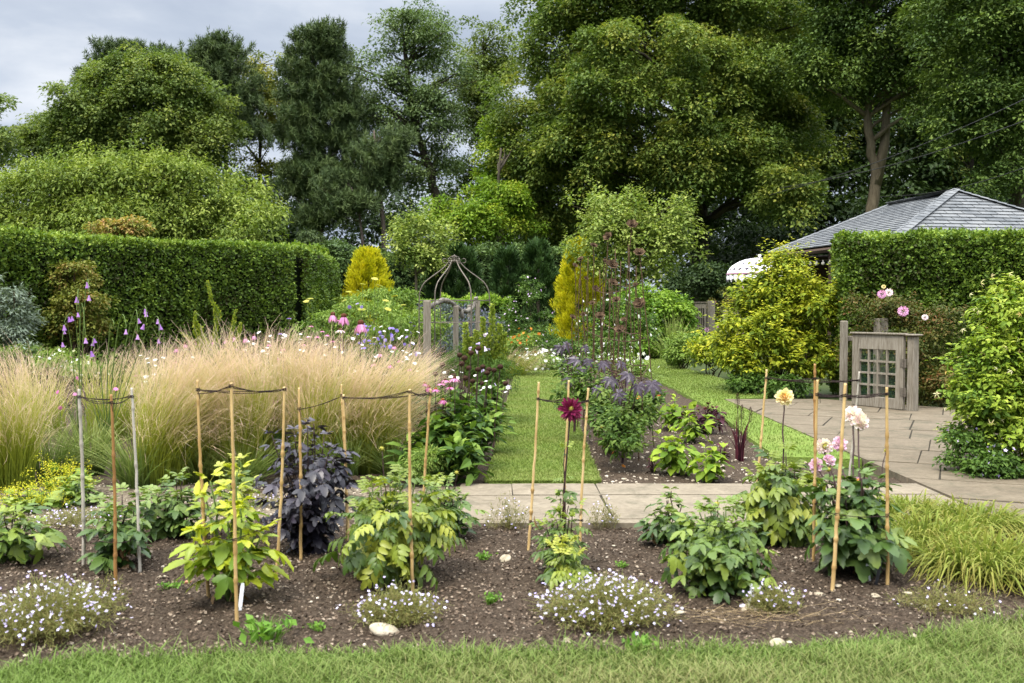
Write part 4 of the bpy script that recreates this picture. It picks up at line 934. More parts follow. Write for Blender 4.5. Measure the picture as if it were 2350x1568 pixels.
for i in range(seg):
    for j, (u, dz) in enumerate(((0.04, 0), (.96, 0), (.96, -.13), (.5, -.21), (.04, -.13))):
        a = (i + u) * 2 * PI / seg; V.append((r * 1.0 * math.cos(a), r * 1.0 * math.sin(a), zb + dz + .01))
    fs.append([i * 5 + q for q in range(5)])
mb = MB(); mb.add(V, np.array(fs)); mb.build('fringe', M_PARA, pa)
M_BAND = solid_mat('pink_braid', (.28, .12, .2), (.4, .2, .3), 20, .8)
mb = MB(); mb.lathe([(r * 1.004, zb + .028), (r * 1.008, zb - .005)], 32); mb.build('braid', M_BAND, pa)
mb = MB(); mb.tubes(np.array([(0, 0, 0), (0, 0, zt + .02)]), .02, 8, .5); mb.build('pole', W_OLD, pa)
mb = MB(); mb.blob((0, 0, zt + .05), .045, 2, 0); mb.build('finial', M_WHITE, pa)
# ---- overhead cables
M_CABLE = solid_mat('cable_rubber', (.012, .012, .012), (.03, .03, .03), 10, .6)
for lab, a, b in (('upper overhead cable sloping up across the dark wood', (1765, 448), (2420, 196)), ('middle overhead cable running through the forked trunk', (1790, 432), (2420, 252)), ('lowest overhead cable just above the slate roof', (2020, 452), (2420, 360))):
    mb = MB(); mb.tubes(curve_pts(pt(*a, 46), pt(*b, 34), 16, -.35), .016, 5, .5); tag(mb.build('overhead_cable', M_CABLE), lab, 'cable', 'overhead cables')
# ============================ the long border: grasses and perennials ============================
M_STIPA = strand_mat('feather_grass', [(0, (.10, .13, .02)), (.14, (.25, .29, .028)), (.60, (.40, .43, .045)), (.84, (.56, .46, .22)), (1, (.72, .48, .38))], [(0, (.08, .12, .02)), (.14, (.17, .23, .028)), (.62, (.34, .39, .05)), (.86, (.60, .49, .29)), (1, (.78, .59, .50))], .5)
M_GREENGRASS = strand_mat('green_grass', [(0, (.04, .07, .014)), (.5, (.12, .19, .03)), (1, (.22, .28, .06))], [(0, (.05, .07, .015)), (.5, (.13, .18, .035)), (1, (.30, .30, .10))], .3)
def arcs(n, r0, h, spread, lean, k=8, bend=2.2, hvar=(.7, 1.05), sag=.28):
    a = R.random(n) * 2 * PI; q = np.sqrt(R.random(n)) * r0
    b = np.stack([np.cos(a) * q, np.sin(a) * q, np.full(n, -.02)], 1)
    a2 = a + R.normal(size=n) * .7; out = spread * R.random(n) ** .8
    d = np.stack([np.cos(a2) * out + lean[0], np.sin(a2) * out + lean[1], 0 * a], 1)
    hh = h * R.uniform(*hvar, n); t = np.linspace(0, 1, k)
    zz = hh[:, None] * (t - sag * (out / max(spread, .01))[:, None] * t ** 2.6)
    P = b[:, None, :] + d[:, None, :] * (t ** bend)[None, :, None]; P[:, :, 2] += zz
    return P
def feather_clump(px, py, topy, label, n=2300, spread=.42, lean=(0, 0), r0=.24):
    c = gp(px, py); h = (H + (YH - topy) / F * c[1]) / .93
    t = thing('feather_grass_clump', label, 'ornamental grass', c, 0, 'clumps of feather grass in the long border')
    lean = (lean[0] * 1.6 + R.uniform(-.16, .16), lean[1] - .04); r0 *= R.uniform(.8, 1.15); h *= R.uniform(.93, 1.06)
    n = int(n * .44)
    mb = MB(); P = arcs(n, r0, h, spread * R.uniform(.85, 1.15), lean, 8, 2.1, (.45, 1.12), .15); P[:, :, 0] += .06 * np.sin(P[:, :, 2] * 4 + R.random() * 6) * P[:, :, 2]; v = R.random(n)
    mb.ribbons(P, np.array([1.0, 1.1, 1.0, .9, .8, .7, .5, .2]) * .0062, None, v)
    # feathery awns curling off the heads
    m_ = int(n * 1.25); i = R.integers(0, n, m_); j = R.integers(5, 7, m_); s = P[i, j]; dd = unit(P[i, j + 1] - P[i, j] + R.normal(size=(m_, 3)) * .05)
    L = R.uniform(.10, .34, m_)[:, None]; tt = np.linspace(0, 1, 4); out = unit(np.concatenate([P[i, j][:, :2], np.zeros((m_, 1))], 1) + np.array([lean[0], lean[1], 0]) * 1.5 + R.normal(size=(m_, 3)) * .4)
    Q = s[:, None, :] + dd[:, None, :] * L[:, None, :] * tt[None, :, None] + (out * L)[:, None, :] * (tt ** 2)[None, :, None] * .55 - np.array([0, 0, 1.0]) * (L * .2)[:, :, None] * (tt ** 2.5)[None, :, None]
    k0 = len(mb.t); mb.ribbons(Q, np.array([1, .9, .7, .2]) * .0048, None, v[i]); mb.t[k0] = .80 + .20 * mb.t[k0]
    mb.build('blades', M_STIPA, t)
    return t
FG = [(10, 1125, 838, 'feather grass cut by the picture edge, above the yellow lady mantle', 2300, .5, (-.05, 0)),
      (385, 1110, 815, 'broad feather grass behind the brown cane of the first trio', 2900, .5, (.08, 0)),
      (535, 1100, 800, 'feather grass between the lime dahlia and the long hedge', 2400, .42, (-.03, 0)),
      (735, 1085, 812, 'feather grass hidden low down by the black leaved dahlia', 2300, .46, (.0, 0)),
      (850, 1080, 820, 'feather grass bending towards the path, next to the coneflower leaves', 2500, .42, (.12, -.05)),
      (640, 1075, 795, 'feather grass behind the lone pink coneflower', 1900, .42, (.06, 0)),
      (250, 1010, 800, 'feather grass behind the first trio of canes', 900, .5, (.1, 0)),
      (110, 1000, 830, 'small feather grass behind the pink scabious', 600, .45, (-.02, 0)),
      (470, 1000, 790, 'feather grass under the lime flower spikes', 1000, .45, (.05, 0)),
      (620, 985, 785, 'far feather grass among the white yarrow', 800, .45, (.1, 0)),
      (760, 985, 780, 'feather grass at the feet of the tall drooping coneflowers', 900, .45, (.05, 0)),
      (900, 975, 800, 'feather grass beside the split oak post', 900, .42, (.12, 0)),
      (350, 975, 795, 'far feather grass below the purple bell flowers', 700, .45, (.05, 0)),
      (1180, 868, 800, 'small feather grass leaning over the far end of the grass path', 900, .5, (.2, -.1))]
for a in FG: feather_clump(*a)
for px, py, ty, lab, n, sp in ((310, 1120, 985, 'green grass tuft between the brown cane and the broad feather grass', 420, .4), (460, 1110, 975, 'narrow green grass tuft dividing two feather grasses behind the lime dahlia', 420, .4), (790, 1095, 965, 'green grass tuft just behind the black leaved dahlia', 450, .45), (120, 1100, 975, 'green grass tuft above the taller lady mantle', 420, .4), (905, 1090, 985, 'green grass tuft beside the big coneflower clump', 420, .38), (205, 1085, 960, 'tuft of green grass between the two outer feather grasses', 700, .45), (560, 1115, 1010, 'low green grass tuft at the foot of the feather grass', 500, .4), (975, 990, 840, 'loose green grass tuft beside the oak post', 600, .45), (1545, 775, 735, 'arching green grass tuft under the far gate', 500, .7)):
    c = gp(px, py) if py > 800 else bx(px, 26); h = H + (YH - ty) / F * c[1]
    t = thing('grass_tuft', lab, 'grass', c); mb = MB(); P = arcs(n // 2, .13, h / .85, sp * 1.2, (R.normal() * .1, 0), 8, 1.7, (.4, 1.1)); mb.ribbons(P, np.array([1, 1.1, 1, .9, .8, .6, .4, .1]) * .010 * max(1, c[1] / 12), None); mb.build('blades', M_GREENGRASS, t)
# weeds and low greenery under the hedge
shrub('weedy_plant', 'patch of bright feathery weeds between the long hedge and the grasses', [ell(40, 820, 70, 30, 18), ell(130, 830, 70, 28, 17.6), ell(210, 850, 60, 30, 17), ell(-40, 830, 60, 40, 18)], L_WEED, 200, 60, .17, .055, wr=.5, stems=30, sr=.005)
CW = shrub('cow_parsley', 'white umbels of flowers standing in the weeds below the climbing rose', [ell(115, 840, 30, 14, 16.5), ell(150, 830, 26, 14, 16.5), ell(190, 850, 36, 20, 16)], L_WEED, 50, 30, .15, .04, stems=20, sr=.004)
scatter_flowers('blossom', CW[1], CW[2], M_WHITE, CW[0], .05, STAR, CW[3], .1, 130)

# ---- flowers on stems
M_PALE = leaf_mat('pale_coneflower_petal', [(.42, .13, .33), (.58, .26, .46), (.68, .40, .58)], .3, mottle=.1)
M_CONEF = leaf_mat('coneflower_petal', [(.44, .10, .30), (.58, .20, .42), (.68, .34, .55)], .3, mottle=.1)
M_CONE = solid_mat('flower_cone', (.035, .012, .008), (.13, .04, .012), 120, .8, .2, .8, .01)
M_CONEO = solid_mat('orange_cone', (.12, .03, .01), (.38, .14, .02), 120, .8, .2, .8, .01)
M_SEED = solid_mat('seed_head', (.018, .010, .008), (.07, .035, .022), 150, .9, .1, .8, .01)
def coneflower(parent, foot, head, r, droop, pm, cm, npet=16, sr=.004):
    """one flower: stem from foot to head, drooping ray petals and a spiky domed cone (in the plant's own space)"""
    foot, head = np.array(foot, float), np.array(head, float)
    mb = MB(); mb.tubes(curve_pts(foot, head, 7, 0, .004), np.linspace(1.2, .8, 7) * sr, 5, .5); s = mb.build('stem', STEM_DK, parent)
    a = np.arange(npet) * 2 * PI / npet + R.normal(size=npet) * .12; o = np.stack([np.cos(a), np.sin(a), 0 * a], 1)
    D = unit(o * (1 - droop * .75) - np.array([0, 0, 1.0]) * droop + R.normal(size=(npet, 3)) * .06)
    mb = MB(); mb.leaves(head + o * r * .16, D, o * droop + np.array([0, 0, 1.0]) * (1 - droop * .8), r * R.uniform(.85, 1.1, npet), (np.array([(0, 0, 0), (-.11, .3, .03), (0, .3, .04), (.11, .3, .03), (-.13, .7, 0), (0, .7, .01), (.13, .7, 0), (0, 1, -.06)], float), T8[1]))
    f = mb.build('flower', pm, parent)
    mb = MB(); mb.blob(head + np.array([0, 0, r * .04]), r * .30, 2, .05, flat=.85)
    q = fib(60); q = q[q[:, 2] > -.1]; mb.leaves(head + np.array([0, 0, r * .04]) + q * r * .27 * np.array([1, 1, .85]), q, np.array([.3, .2, .9]), r * .10, T3, .4)
    mb.build('cone', cm, f)
def stem_head(parent, foot, head, mb_stem, sr=.0035):
    mb_stem.tubes(curve_pts(foot, head, 6, 0, .008), np.linspace(1.2, .8, 6) * sr, 4, .5)
for px, py, Y, r, lab in ((764, 722, 10.6, .092, 'pale pink coneflower with drooping rays, first of the three tall ones'), (789, 726, 10.4, .105, 'pale pink coneflower with drooping rays in the middle of the three tall ones'), (828, 742, 10.0, .115, 'pale pink coneflower with drooping rays leaning towards the oak post')):
    b = bx(px - 6, Y); t = thing('coneflower', lab, 'flower', b, 0, 'tall pale coneflowers'); coneflower(t, (0, 0, 0), pt(px, py, Y) - b, r, .82, M_PALE, M_CONE, 17, .0055)
b = bx(778, 10.2); t = thing('coneflower', 'faded coneflower with ragged rays below the three tall ones', 'flower', b, 0, 'tall pale coneflowers'); coneflower(t, (0, 0, 0), pt(781, 757, 10.2) - b, .06, .45, M_BLUSH, M_CONE, 10)
def cone_patch(lab, pts, Y, r, droop, pm, name='coneflower_plant'):
    b = bx(np.mean([p[0] for p in pts]), Y); t = thing(name, lab, 'flowers', b)
    for px, py in pts:
        yy = Y + R.uniform(-.4, .4); coneflower(t, bx(px + R.uniform(-6, 6), yy) - b, pt(px, py, yy) - b, r * R.uniform(.85, 1.15), droop + R.uniform(-.1, .1), pm, M_CONE, 13)
    return t
cone_patch('drift of drooping pink coneflowers behind the grasses at the foot of the lime spikes', [(438, 778), (448, 786), (490, 783), (536, 774), (563, 776), (583, 770), (425, 790), (520, 780), (405, 800)], 12.3, .058, .85, M_PALE)
cone_patch('small deep pink coneflowers in the grass below the drooping drift', [(312, 860), (403, 830), (540, 800), (588, 830), (585, 845), (640, 822), (650, 800), (618, 790)], 12.0, .04, .5, M_CONEF)
cone_patch('loose deep pink coneflowers among white yarrow beside the hedge end', [(714, 748), (707, 772), (763, 782), (751, 768), (740, 760), (728, 772), (775, 735), (696, 790)], 13.0, .042, .4, M_CONEF)
cone_patch('pink coneflowers standing loosely behind the tallest feather grass near the oak post', [(872, 812), (895, 838), (918, 826), (940, 846), (905, 795), (858, 835)], 11.6, .05, .6, M_CONEF)
cone_patch('spent knapweed heads in violet pink on thin stems at the hedge end', [(664, 730), (643, 765), (611, 832), (655, 850)], 13.2, .034, .3, M_VIOLET, 'knapweed_plant')
# pink scabious
SCAB = compose([(T8, 0, 0, 0, a, .5, -.1) for a in np.arange(8) * PI / 4] + [(T8, 0, 0, .04, a, .3, .5) for a in np.arange(6) * PI / 3])
def dotted(name, lab, cat, pts, Y, size, pm, tpl, foot=None, stem=STEM_GR, sr=.0025, jit=.5, up=.4, leafm=None, group=None):
    """a plant of thin stems, each with one small flower head"""
    b = bx(np.mean([p[0] for p in pts]), Y); t = thing(name, lab, cat, b, 0, group)
    heads = np.array([pt(px, py, Y + R.uniform(-jit, jit)) for px, py in pts]) - b
    mb = MB(); n = len(heads)
    for h_ in heads: mb.tubes(curve_pts((h_[0] * .55 + R.normal() * .04, h_[1] * .6, 0), h_, 7, 0, .012), np.linspace(1.2, .7, 7) * sr, 4, .5)
    mb.build('stem', stem, t)
    mb = MB(); N = unit(np.array([0, -.7 if up < 1 else -.3, up]) + R.normal(size=(n, 3)) * (.45 if up < 1 else .3)); D = unit(np.cross(N, R.normal(size=(n, 3))))
    mb.leaves(heads, D, N, size * R.uniform(.75, 1.2, n), tpl); mb.build('blossom', pm, t)
    if leafm:
        mb = MB(); k = 14 * n; i = R.integers(0, n, k); f = R.uniform(.05, .75, k)[:, None]
        Pk = heads[i] * np.array([.8, .8, 1]) * f + R.normal(size=(k, 3)) * .05
        mb.leaves(Pk, R.normal(size=(k, 3)) + np.array([0, 0, .5]), R.normal(size=(k, 3)) + np.array([0, 0, 1.0]), R.uniform(.05, .12, k), TL, 1.3); mb.build('foliage', leafm, t)
    return t
dotted('scabious_plant', 'magenta pin head flowers on thin stems between the grasses and the first canes', 'flowers', [(177, 868), (132, 900), (172, 905), (180, 928), (138, 936), (266, 893), (158, 1022), (12, 1012), (163, 820)], 10.2, .05, M_CONEF, SCAB)
# angel's fishing rods
BELL = (np.array([(.12 * math.cos(a), 0, .12 * math.sin(a)) for a in np.arange(7) * 2 * PI / 7] + [(.22 * math.cos(a), .45, .22 * math.sin(a)) for a in np.arange(7) * 2 * PI / 7] + [(.40 * math.cos(a + (0 if i % 2 else .1)), .95 + .05 * (i % 2), .40 * math.sin(a)) for i, a in enumerate(np.arange(7) * 2 * PI / 7)], float),
        [np.array([[i, (i + 1) % 7, 7 + (i + 1) % 7, 7 + i] for i in range(7)] + [[7 + i, 7 + (i + 1) % 7, 14 + (i + 1) % 7, 14 + i] for i in range(7)])])
M_BELL = leaf_mat('bell_petal', [(.24, .10, .44), (.38, .19, .56), (.52, .32, .64)], .35, mottle=.1)
def wands(lab, foot, tips, Y):
    b = bx(foot, Y); t = thing('angels_fishing_rod', lab, 'flowers', b, 0, 'arching wand flowers by the long hedge')
    mb = MB(); bl = MB()
    for (ax, ay, tx, ty, nb) in tips:
        p0 = np.zeros(3); p1 = pt(ax, ay, Y) - b; p2 = pt(tx, ty, Y - .2) - b
        tt = np.linspace(0, 1, 16)[:, None]; c1 = p1 * 2 - (p0 + p2) / 2
        P = (1 - tt) ** 2 * p0 + 2 * tt * (1 - tt) * c1 + tt ** 2 * p2; mb.tubes(P, np.linspace(.007, .0035, 16), 4, .5)
        for j in range(nb):
            q = P[-1 - 2 * j] ; hang = q + np.array([R.normal() * .01, 0, -.03]); mb.tubes(np.array([q, hang]), .0016, 3, .5)
            bl = MB(); bl.leaves(hang[None], np.array([R.normal() * .15 + .1, R.normal() * .1, -1.0]), np.array([0, -1, 0.2]), R.uniform(.05, .07), BELL); bl.build('bell_flower', M_BELL, t)
    n = 30; P = arcs(n, .07, .75, .25, (0, 0)); mb.ribbons(P, np.array([1, 1.1, 1, .9, .8, .6, .4, .1]) * .011, None)
    mb.build('stem', STEM_GR, t); return t
wands('purple bell flowers hanging from upright wands before the climbing rose', 178, [(176, 760, 147, 740, 3), (182, 700, 176, 712, 2), (195, 690, 205, 672, 3), (160, 770, 143, 780, 2), (185, 720, 196, 770, 1)], 11.5)
wands('purple bell flowers nodding on long arching wands across the dark hedge', 240, [(270, 760, 290, 750, 1), (300, 740, 315, 762, 2), (315, 740, 336, 738, 3), (340, 755, 365, 772, 3), (250, 780, 262, 745, 0), (225, 800, 210, 800, 3)], 11.2)
# lime spikes
L_SPIKE = leaf_mat('lime_spike', [(.13, .19, .02), (.24, .30, .03), (.38, .40, .06)], .3)
def spikes(name, lab, cat, items, Y, w, m, dens=900, stem=STEM_GR, leaf=.02, foot=None, frac=.75, mats=None):
    b = bx(items[0][0] if foot is None else foot, Y); t = thing(name, lab, cat, b)
    for it in items:
        pts = np.array([pt(x, y, Y) for x, y in it[2]]) - b if len(it) > 2 else np.array([(0, 0, 0), pt(it[0], it[1], Y) - b])
        if len(it) <= 2: pts[0] = np.array([pts[1][0] * .8, 0, 0])
        P = np.concatenate([np.linspace(pts[i], pts[i + 1], 9)[:-1] for i in range(len(pts) - 1)] + [pts[-1:]]); P = np.concatenate([(P[:1] + P[:1]) / 2, (P[:-2] + P[1:-1] * 2 + P[2:]) / 4, P[-1:]])
        mb = MB(); mb.tubes(P, np.linspace(.008, .003, len(P)), 5, .5); sp = mb.build('flower_spike', stem, t)
        L = np.linalg.norm(P[-1] - P[0]); n = int(dens * L * frac); s = 1 - frac * R.random(n); x = s * (len(P) - 1); i = np.clip(x.astype(int), 0, len(P) - 2); f = (x - i)[:, None]
        q = P[i] * (1 - f) + P[i + 1] * f; r = unit(R.normal(size=(n, 3)) * np.array([1, 1, .3])); ww = w * (1.05 - .75 * np.clip((s - .55) / .45, 0, 1) ** 1.5)
        mb = MB(); mb.leaves(q + r * (ww * R.uniform(.3, 1, n))[:, None], unit(r + np.array([0, 0, .5])), R.normal(size=(n, 3)), leaf * R.uniform(.7, 1.2, n), T4, 1.1); mb.build('florets', m, sp)
    return t
spikes('mullein_plant', 'curling lime green flower spikes rising from the grasses before the long hedge', 'flowers', [
    (470, 642, [(498, 850), (492, 770), (505, 720), (485, 690), (476, 645)]), (490, 700, [(498, 850), (494, 790), (496, 735), (493, 705)]), (447, 712, [(497, 850), (460, 790), (447, 760), (448, 715)]),
    (418, 763, [(497, 850), (468, 815), (440, 785), (418, 765)]), (450, 738, [(497, 840), (475, 790), (458, 760), (450, 738)]), (540, 710, [(500, 850), (524, 800), (533, 760), (541, 712)]), (551, 740, [(500, 850), (538, 800), (548, 770), (552, 742)]), (462, 748, [(498, 850), (470, 805), (463, 775), (462, 750)])], 11.6, .016, L_SPIKE, 650, foot=497, leaf=.024, frac=.8)
# yarrow, verbena, fennel, catmint
UMB = compose([(STAR, .32 * math.cos(a) * r, .32 * math.sin(a) * r, .03 * (1 - r), a, .42, 0) for a, r in zip(np.arange(11) * 2.4, np.sqrt((np.arange(11) + .5) / 11))])
def rnd(x0, x1, y0, y1, n): return list(zip(R.uniform(x0, x1, n), R.uniform(y0, y1, n)))
dotted('yarrow_plant', 'flat white yarrow heads scattered through the grasses below the lime spikes', 'flowers', rnd(320, 480, 800, 880, 16) + [(335, 865), (355, 850)], 11.8, .055, M_WHITE, UMB, up=1.3, leafm=L_MID)
dotted('yarrow_plant', 'flat white yarrow heads among the pink coneflowers at the hedge end', 'flowers', rnd(560, 700, 760, 860, 26) + [(617, 785), (650, 805), (690, 767)], 12.6, .06, M_WHITE, UMB, up=1.3, leafm=L_MID)
dotted('yarrow_plant', 'flat white yarrow heads under the violet verbena', 'flowers', rnd(700, 860, 770, 870, 26), 12.4, .06, M_WHITE, UMB, up=1.3, leafm=L_MID)
dotted('verbena_plant', 'violet verbena clusters beside the tall drooping coneflowers', 'flowers', rnd(820, 955, 740, 800, 30) + rnd(835, 900, 770, 800, 14) + [(820, 697), (830, 705), (802, 705), (955, 815), (955, 810)], 13.0, .055, M_VIOLET, SCAB, leafm=L_MID)
dotted('yarrow_plant', 'white yarrow heads in front of the violet verbena by the oak post', 'flowers', rnd(860, 965, 745, 860, 24), 12.2, .055, M_WHITE, UMB, up=1.3, leafm=L_MID)
M_FENNEL = leaf_mat('fennel_umbel', [(.22, .25, .03), (.38, .38, .05), (.5, .46, .10)], .3)
dotted('fennel_plant', 'tall yellow green fennel umbels against the golden conifer', 'plant', [(832, 652), (870, 655), (800, 670), (845, 690), (885, 690), (815, 700), (860, 640), (905, 680), (790, 690), (925, 700), (703, 692), (712, 686), (830, 710), (890, 710)], 15.0, .12, M_FENNEL, UMB, up=1.3, leafm=L_WEED, sr=.005)
shrub('mixed_perennial', 'loose green perennials filling the border below the golden conifer', [ell(850, 735, 90, 44, 17), ell(930, 760, 70, 50, 16), ell(760, 760, 80, 40, 17), ell(880, 700, 90, 34, 18), ell(1000, 760, 60, 46, 18)], L_WEED, 260, 50, .2, .07, wr=.6, stems=60, sr=.006)
L_HAZE = leaf_mat('catmint_haze', [(.05, .075, .05), (.09, .11, .12), (.14, .14, .26)], .3)
shrub('catmint_plant', 'hazy blue grey catmint filling the space behind the oak posts', [ell(1040, 745, 74, 50, 18.5), ell(1100, 760, 50, 46, 18), ell(990, 740, 50, 36, 19), ell(1070, 790, 60, 40, 17.5)], L_HAZE, 230, 50, .16, .045, wr=.7, stems=50, sr=.004)
SP = shrub('sweet_pea', 'sweet peas with mauve pink flowers climbing behind the end of the border', [ell(1205, 700, 32, 50, 27), ell(1180, 740, 46, 40, 27), ell(1220, 660, 22, 24, 27), ell(1235, 735, 34, 40, 27), ell(1200, 775, 44, 30, 26.8), ell(1195, 825, 66, 50, 26.6), ell(1250, 820, 50, 50, 27)], L_MID, 150, 50, .2, .06, stems=30, sr=.006)
M_MAUVE = leaf_mat('mauve_petal', [(.48, .30, .56), (.62, .46, .68), (.76, .66, .78)], .3, mottle=.1)
scatter_flowers('blossom', SP[1], SP[2], M_MAUVE, SP[0], .075, T8, SP[3], .12, 150)
WP = shrub('white_pea', 'white flowered climber scrambling behind the rusty stakes', [ell(1420, 715, 50, 36, 22), ell(1370, 745, 40, 46, 22), ell(1450, 760, 46, 40, 22), ell(1400, 790, 60, 30, 21.5)], L_MID, 130, 50, .2, .06, stems=30, sr=.006)
scatter_flowers('blossom', WP[1], WP[2], M_WHITE, WP[0], .08, T8, WP[3], .12, 90)
L_TOAD = leaf_mat('toadflax_spike', [(.15, .22, .035), (.26, .33, .05), (.40, .43, .10)], .3)
spikes('foxtail_plant', 'upright pale green seed spikes between the oak posts and the path', 'plant', [(1130, 700), (1147, 745), (1108, 730), (1092, 760), (1157, 765), (1078, 775), (1120, 770), (1140, 790), (1068, 742), (1100, 800)], 13.4, .042, L_TOAD, 1000, foot=1115, leaf=.04, frac=.62)
shrub('foxtail_foliage', 'leafy green perennials round the feet of the pale seed spikes', [ell(1110, 830, 56, 40, 13.6), ell(1140, 860, 40, 40, 13.2), ell(1070, 840, 50, 40, 13.6)], L_MID, 120, 50, .14, .07, wr=.6, stems=20, sr=.004, tpl=TL, cat='plant')
dotted('penstemon_plant', 'pale lilac bells nodding among the seed spikes', 'flowers', [(1119, 765), (1092, 790), (1118, 800), (1112, 795), (1082, 797), (1113, 820), (1135, 880), (1165, 885), (1105, 855), (1095, 812)], 13.2, .06, M_LILAC, BELL, leafm=L_MID, up=.2)
M_ORANGE = leaf_mat('orange_petal', [(.45, .12, .015), (.58, .25, .03)], .3)
OR = shrub('helenium_plant', 'orange daisies in a low mound at the far end of the path', [ell(1205, 785, 40, 18, 23), ell(1190, 800, 36, 16, 22.5)], L_WEED, 60, 40, .16, .06, stems=10, sr=.004)
scatter_flowers('blossom', OR[1], OR[2], M_ORANGE, OR[0], .075, STAR, OR[3], .1, 60)
for lab, E in (('white daisies mounded across the end of the grass path', [ell(1235, 832, 56, 18, 24.6), ell(1215, 838, 40, 14, 24.2), ell(1270, 836, 40, 16, 24.4)]), ('white daisies spreading between the rusty stakes and the far lawn', [ell(1420, 830, 46, 22, 24.5), ell(1450, 845, 40, 20, 23.8), ell(1385, 815, 40, 16, 25.5)])):
    DA = shrub('daisy_plant', lab, E, L_WEED, 110, 40, .16, .05, stems=6, sr=.004, cat='flowers')
    scatter_flowers('blossom', DA[1], DA[2], M_WHITE, DA[0], .095, STAR, DA[3], .16, 1100)
shrub('far_perennial', 'low green planting closing the end of the border behind the daisies', [ell(1290, 800, 60, 22, 27), ell(1230, 780, 50, 26, 28), ell(1340, 810, 50, 20, 27)], L_MID, 110, 50, .22, .07, stems=6)

# ---- coneflower clump at the path edge
L_CONE = leaf_mat('coneflower_leaf', [(.022, .052, .010), (.048, .100, .015), (.085, .155, .022), (.18, .26, .04)], .28)
cb = gp(1030, 1080); CF = thing('coneflower_clump', 'large coneflower clump of dark seed heads and pink flowers at the path edge', 'flowers', cb)
E = [ell(1010, 1020, 60, 66, 9.3), ell(1060, 1000, 62, 70, 9.6), ell(1105, 980, 46, 64, 10.6), ell(960, 1050, 40, 40, 9.1), ell(1050, 1060, 66, 34, 8.95), ell(1125, 930, 36, 50, 11.6), ell(1030, 940, 60, 40, 10.4)]
C, d = on_ellipsoids(E, 560, .2, 1.0); C = C[(C[:, 2] > .03)]
n = len(C); per = 5; q = unit(R.normal(size=(n, per, 3)) * np.array([1, 1, .35]) + np.array([0, -.15, .15]))
P = (C - cb)[:, None, :] + R.normal(size=(n, per, 3)) * .05
mb = MB(); mb.leaves(P.reshape(-1, 3), q.reshape(-1, 3), (R.normal(size=(n, per, 3)) * .3 + np.array([0, 0, 1.0])).reshape(-1, 3), R.uniform(.10, .20, n * per), T8, .75); mb.build('foliage', L_CONE, CF)
mb = MB()
for c in (C - cb)[R.choice(n, 90)]: mb.tubes(curve_pts((c[0] * .8, c[1] * .8, 0), c, 5, 0, .02), .004, 4, .5)
heads = [(1066, 822), (1081, 810), (1098, 800), (1060, 835), (1108, 842), (1122, 848), (1118, 856), (1068, 868), (1134, 850), (1148, 842), (1097, 848), (1055, 815), (1105, 880), (1085, 875), (1015, 838), (999, 858), (1160, 880), (1040, 862), (1076, 845)]
for px, py in heads:
    Y = R.uniform(9.6, 11.4); h_ = pt(px, py, Y) - cb; mb.tubes(curve_pts((h_[0] * .9 - .03, h_[1] * .95, .1), h_, 6, 0, .006), np.linspace(1.2, .8, 6) * .005, 4, .5)
mb.build('stem', STEM_DK, CF)
for px, py in heads:
    pass
R2 = np.random.default_rng(3)
st = [o for o in CF.children if o.name.startswith('stem')][0]; ends = np.array([v.co[:] for v in st.data.vertices])
hv = np.array(ends).reshape(-1, 3)[-len(heads) * 24:].reshape(len(heads), 6, 4, 3)[:, -1].mean(1)
for h_ in hv:
    mb = MB(); mb.blob(h_, .032, 2, .06, flat=.8); q = fib(40); mb.leaves(h_ + q * .027 * np.array([1, 1, .8]), q, np.array([.2, .3, 1.0]), .016, T3, .35); mb.build('seed_head', M_SEED, CF)
for px, py, dr, cm, r in ((1043, 868, .45, M_CONE, .062), (984, 888, .7, M_CONEO, .062), (1016, 918, .55, M_CONEO, .06), (975, 880, .6, M_CONEO, .045), (1033, 888, .35, M_CONE, .055), (1012, 880, .3, M_CONE, .05), (1000, 893, .4, M_CONEO, .05), (1022, 872, .4, M_CONE, .05)):
    Y = R.uniform(9.3, 9.9); h_ = pt(px, py, Y) - cb; coneflower(CF, (h_[0] * .9, h_[1] * .9, .15), h_, r, dr, M_CONEF, cm, 14)
YW = dotted('white_phlox', 'small white flowers threaded through the dark coneflower seed heads', 'flowers', [(1050, 868), (1035, 865), (1110, 890), (1125, 888), (1105, 895), (1165, 890), (1060, 855), (1020, 855), (1160, 900), (1115, 875), (1040, 850), (1090, 862)], 10.6, .05, M_WHITE, UMB, leafm=L_MID, up=1)
b = gp(632, 1075); t = thing('coneflower_plant', 'lone pink coneflower plant standing between the lime and black dahlias', 'flowers', b)
for px, py, dr, cm, r in ((632, 953, .5, M_CONEO, .07), (610, 873, .35, M_CONE, .055), (628, 918, .35, M_CONEF, .055), (604, 908, .4, M_CONE, .035)):
    h_ = pt(px, py, b[1] - .1) - b; coneflower(t, (h_[0] * .5, 0, 0), h_, r, dr, M_CONEF, cm, 14)
n = 70; P = np.stack([R.normal(size=n) * .10, R.normal(size=n) * .1, R.uniform(.1, .62, n)], 1); mb = MB(); mb.leaves(P, R.normal(size=(n, 3)) * np.array([1, 1, .4]), R.normal(size=(n, 3)) * .3 + np.array([0, -.2, 1.0]), R.uniform(.14, .24, n), T8, .8); mb.build('foliage', L_CONE, t)

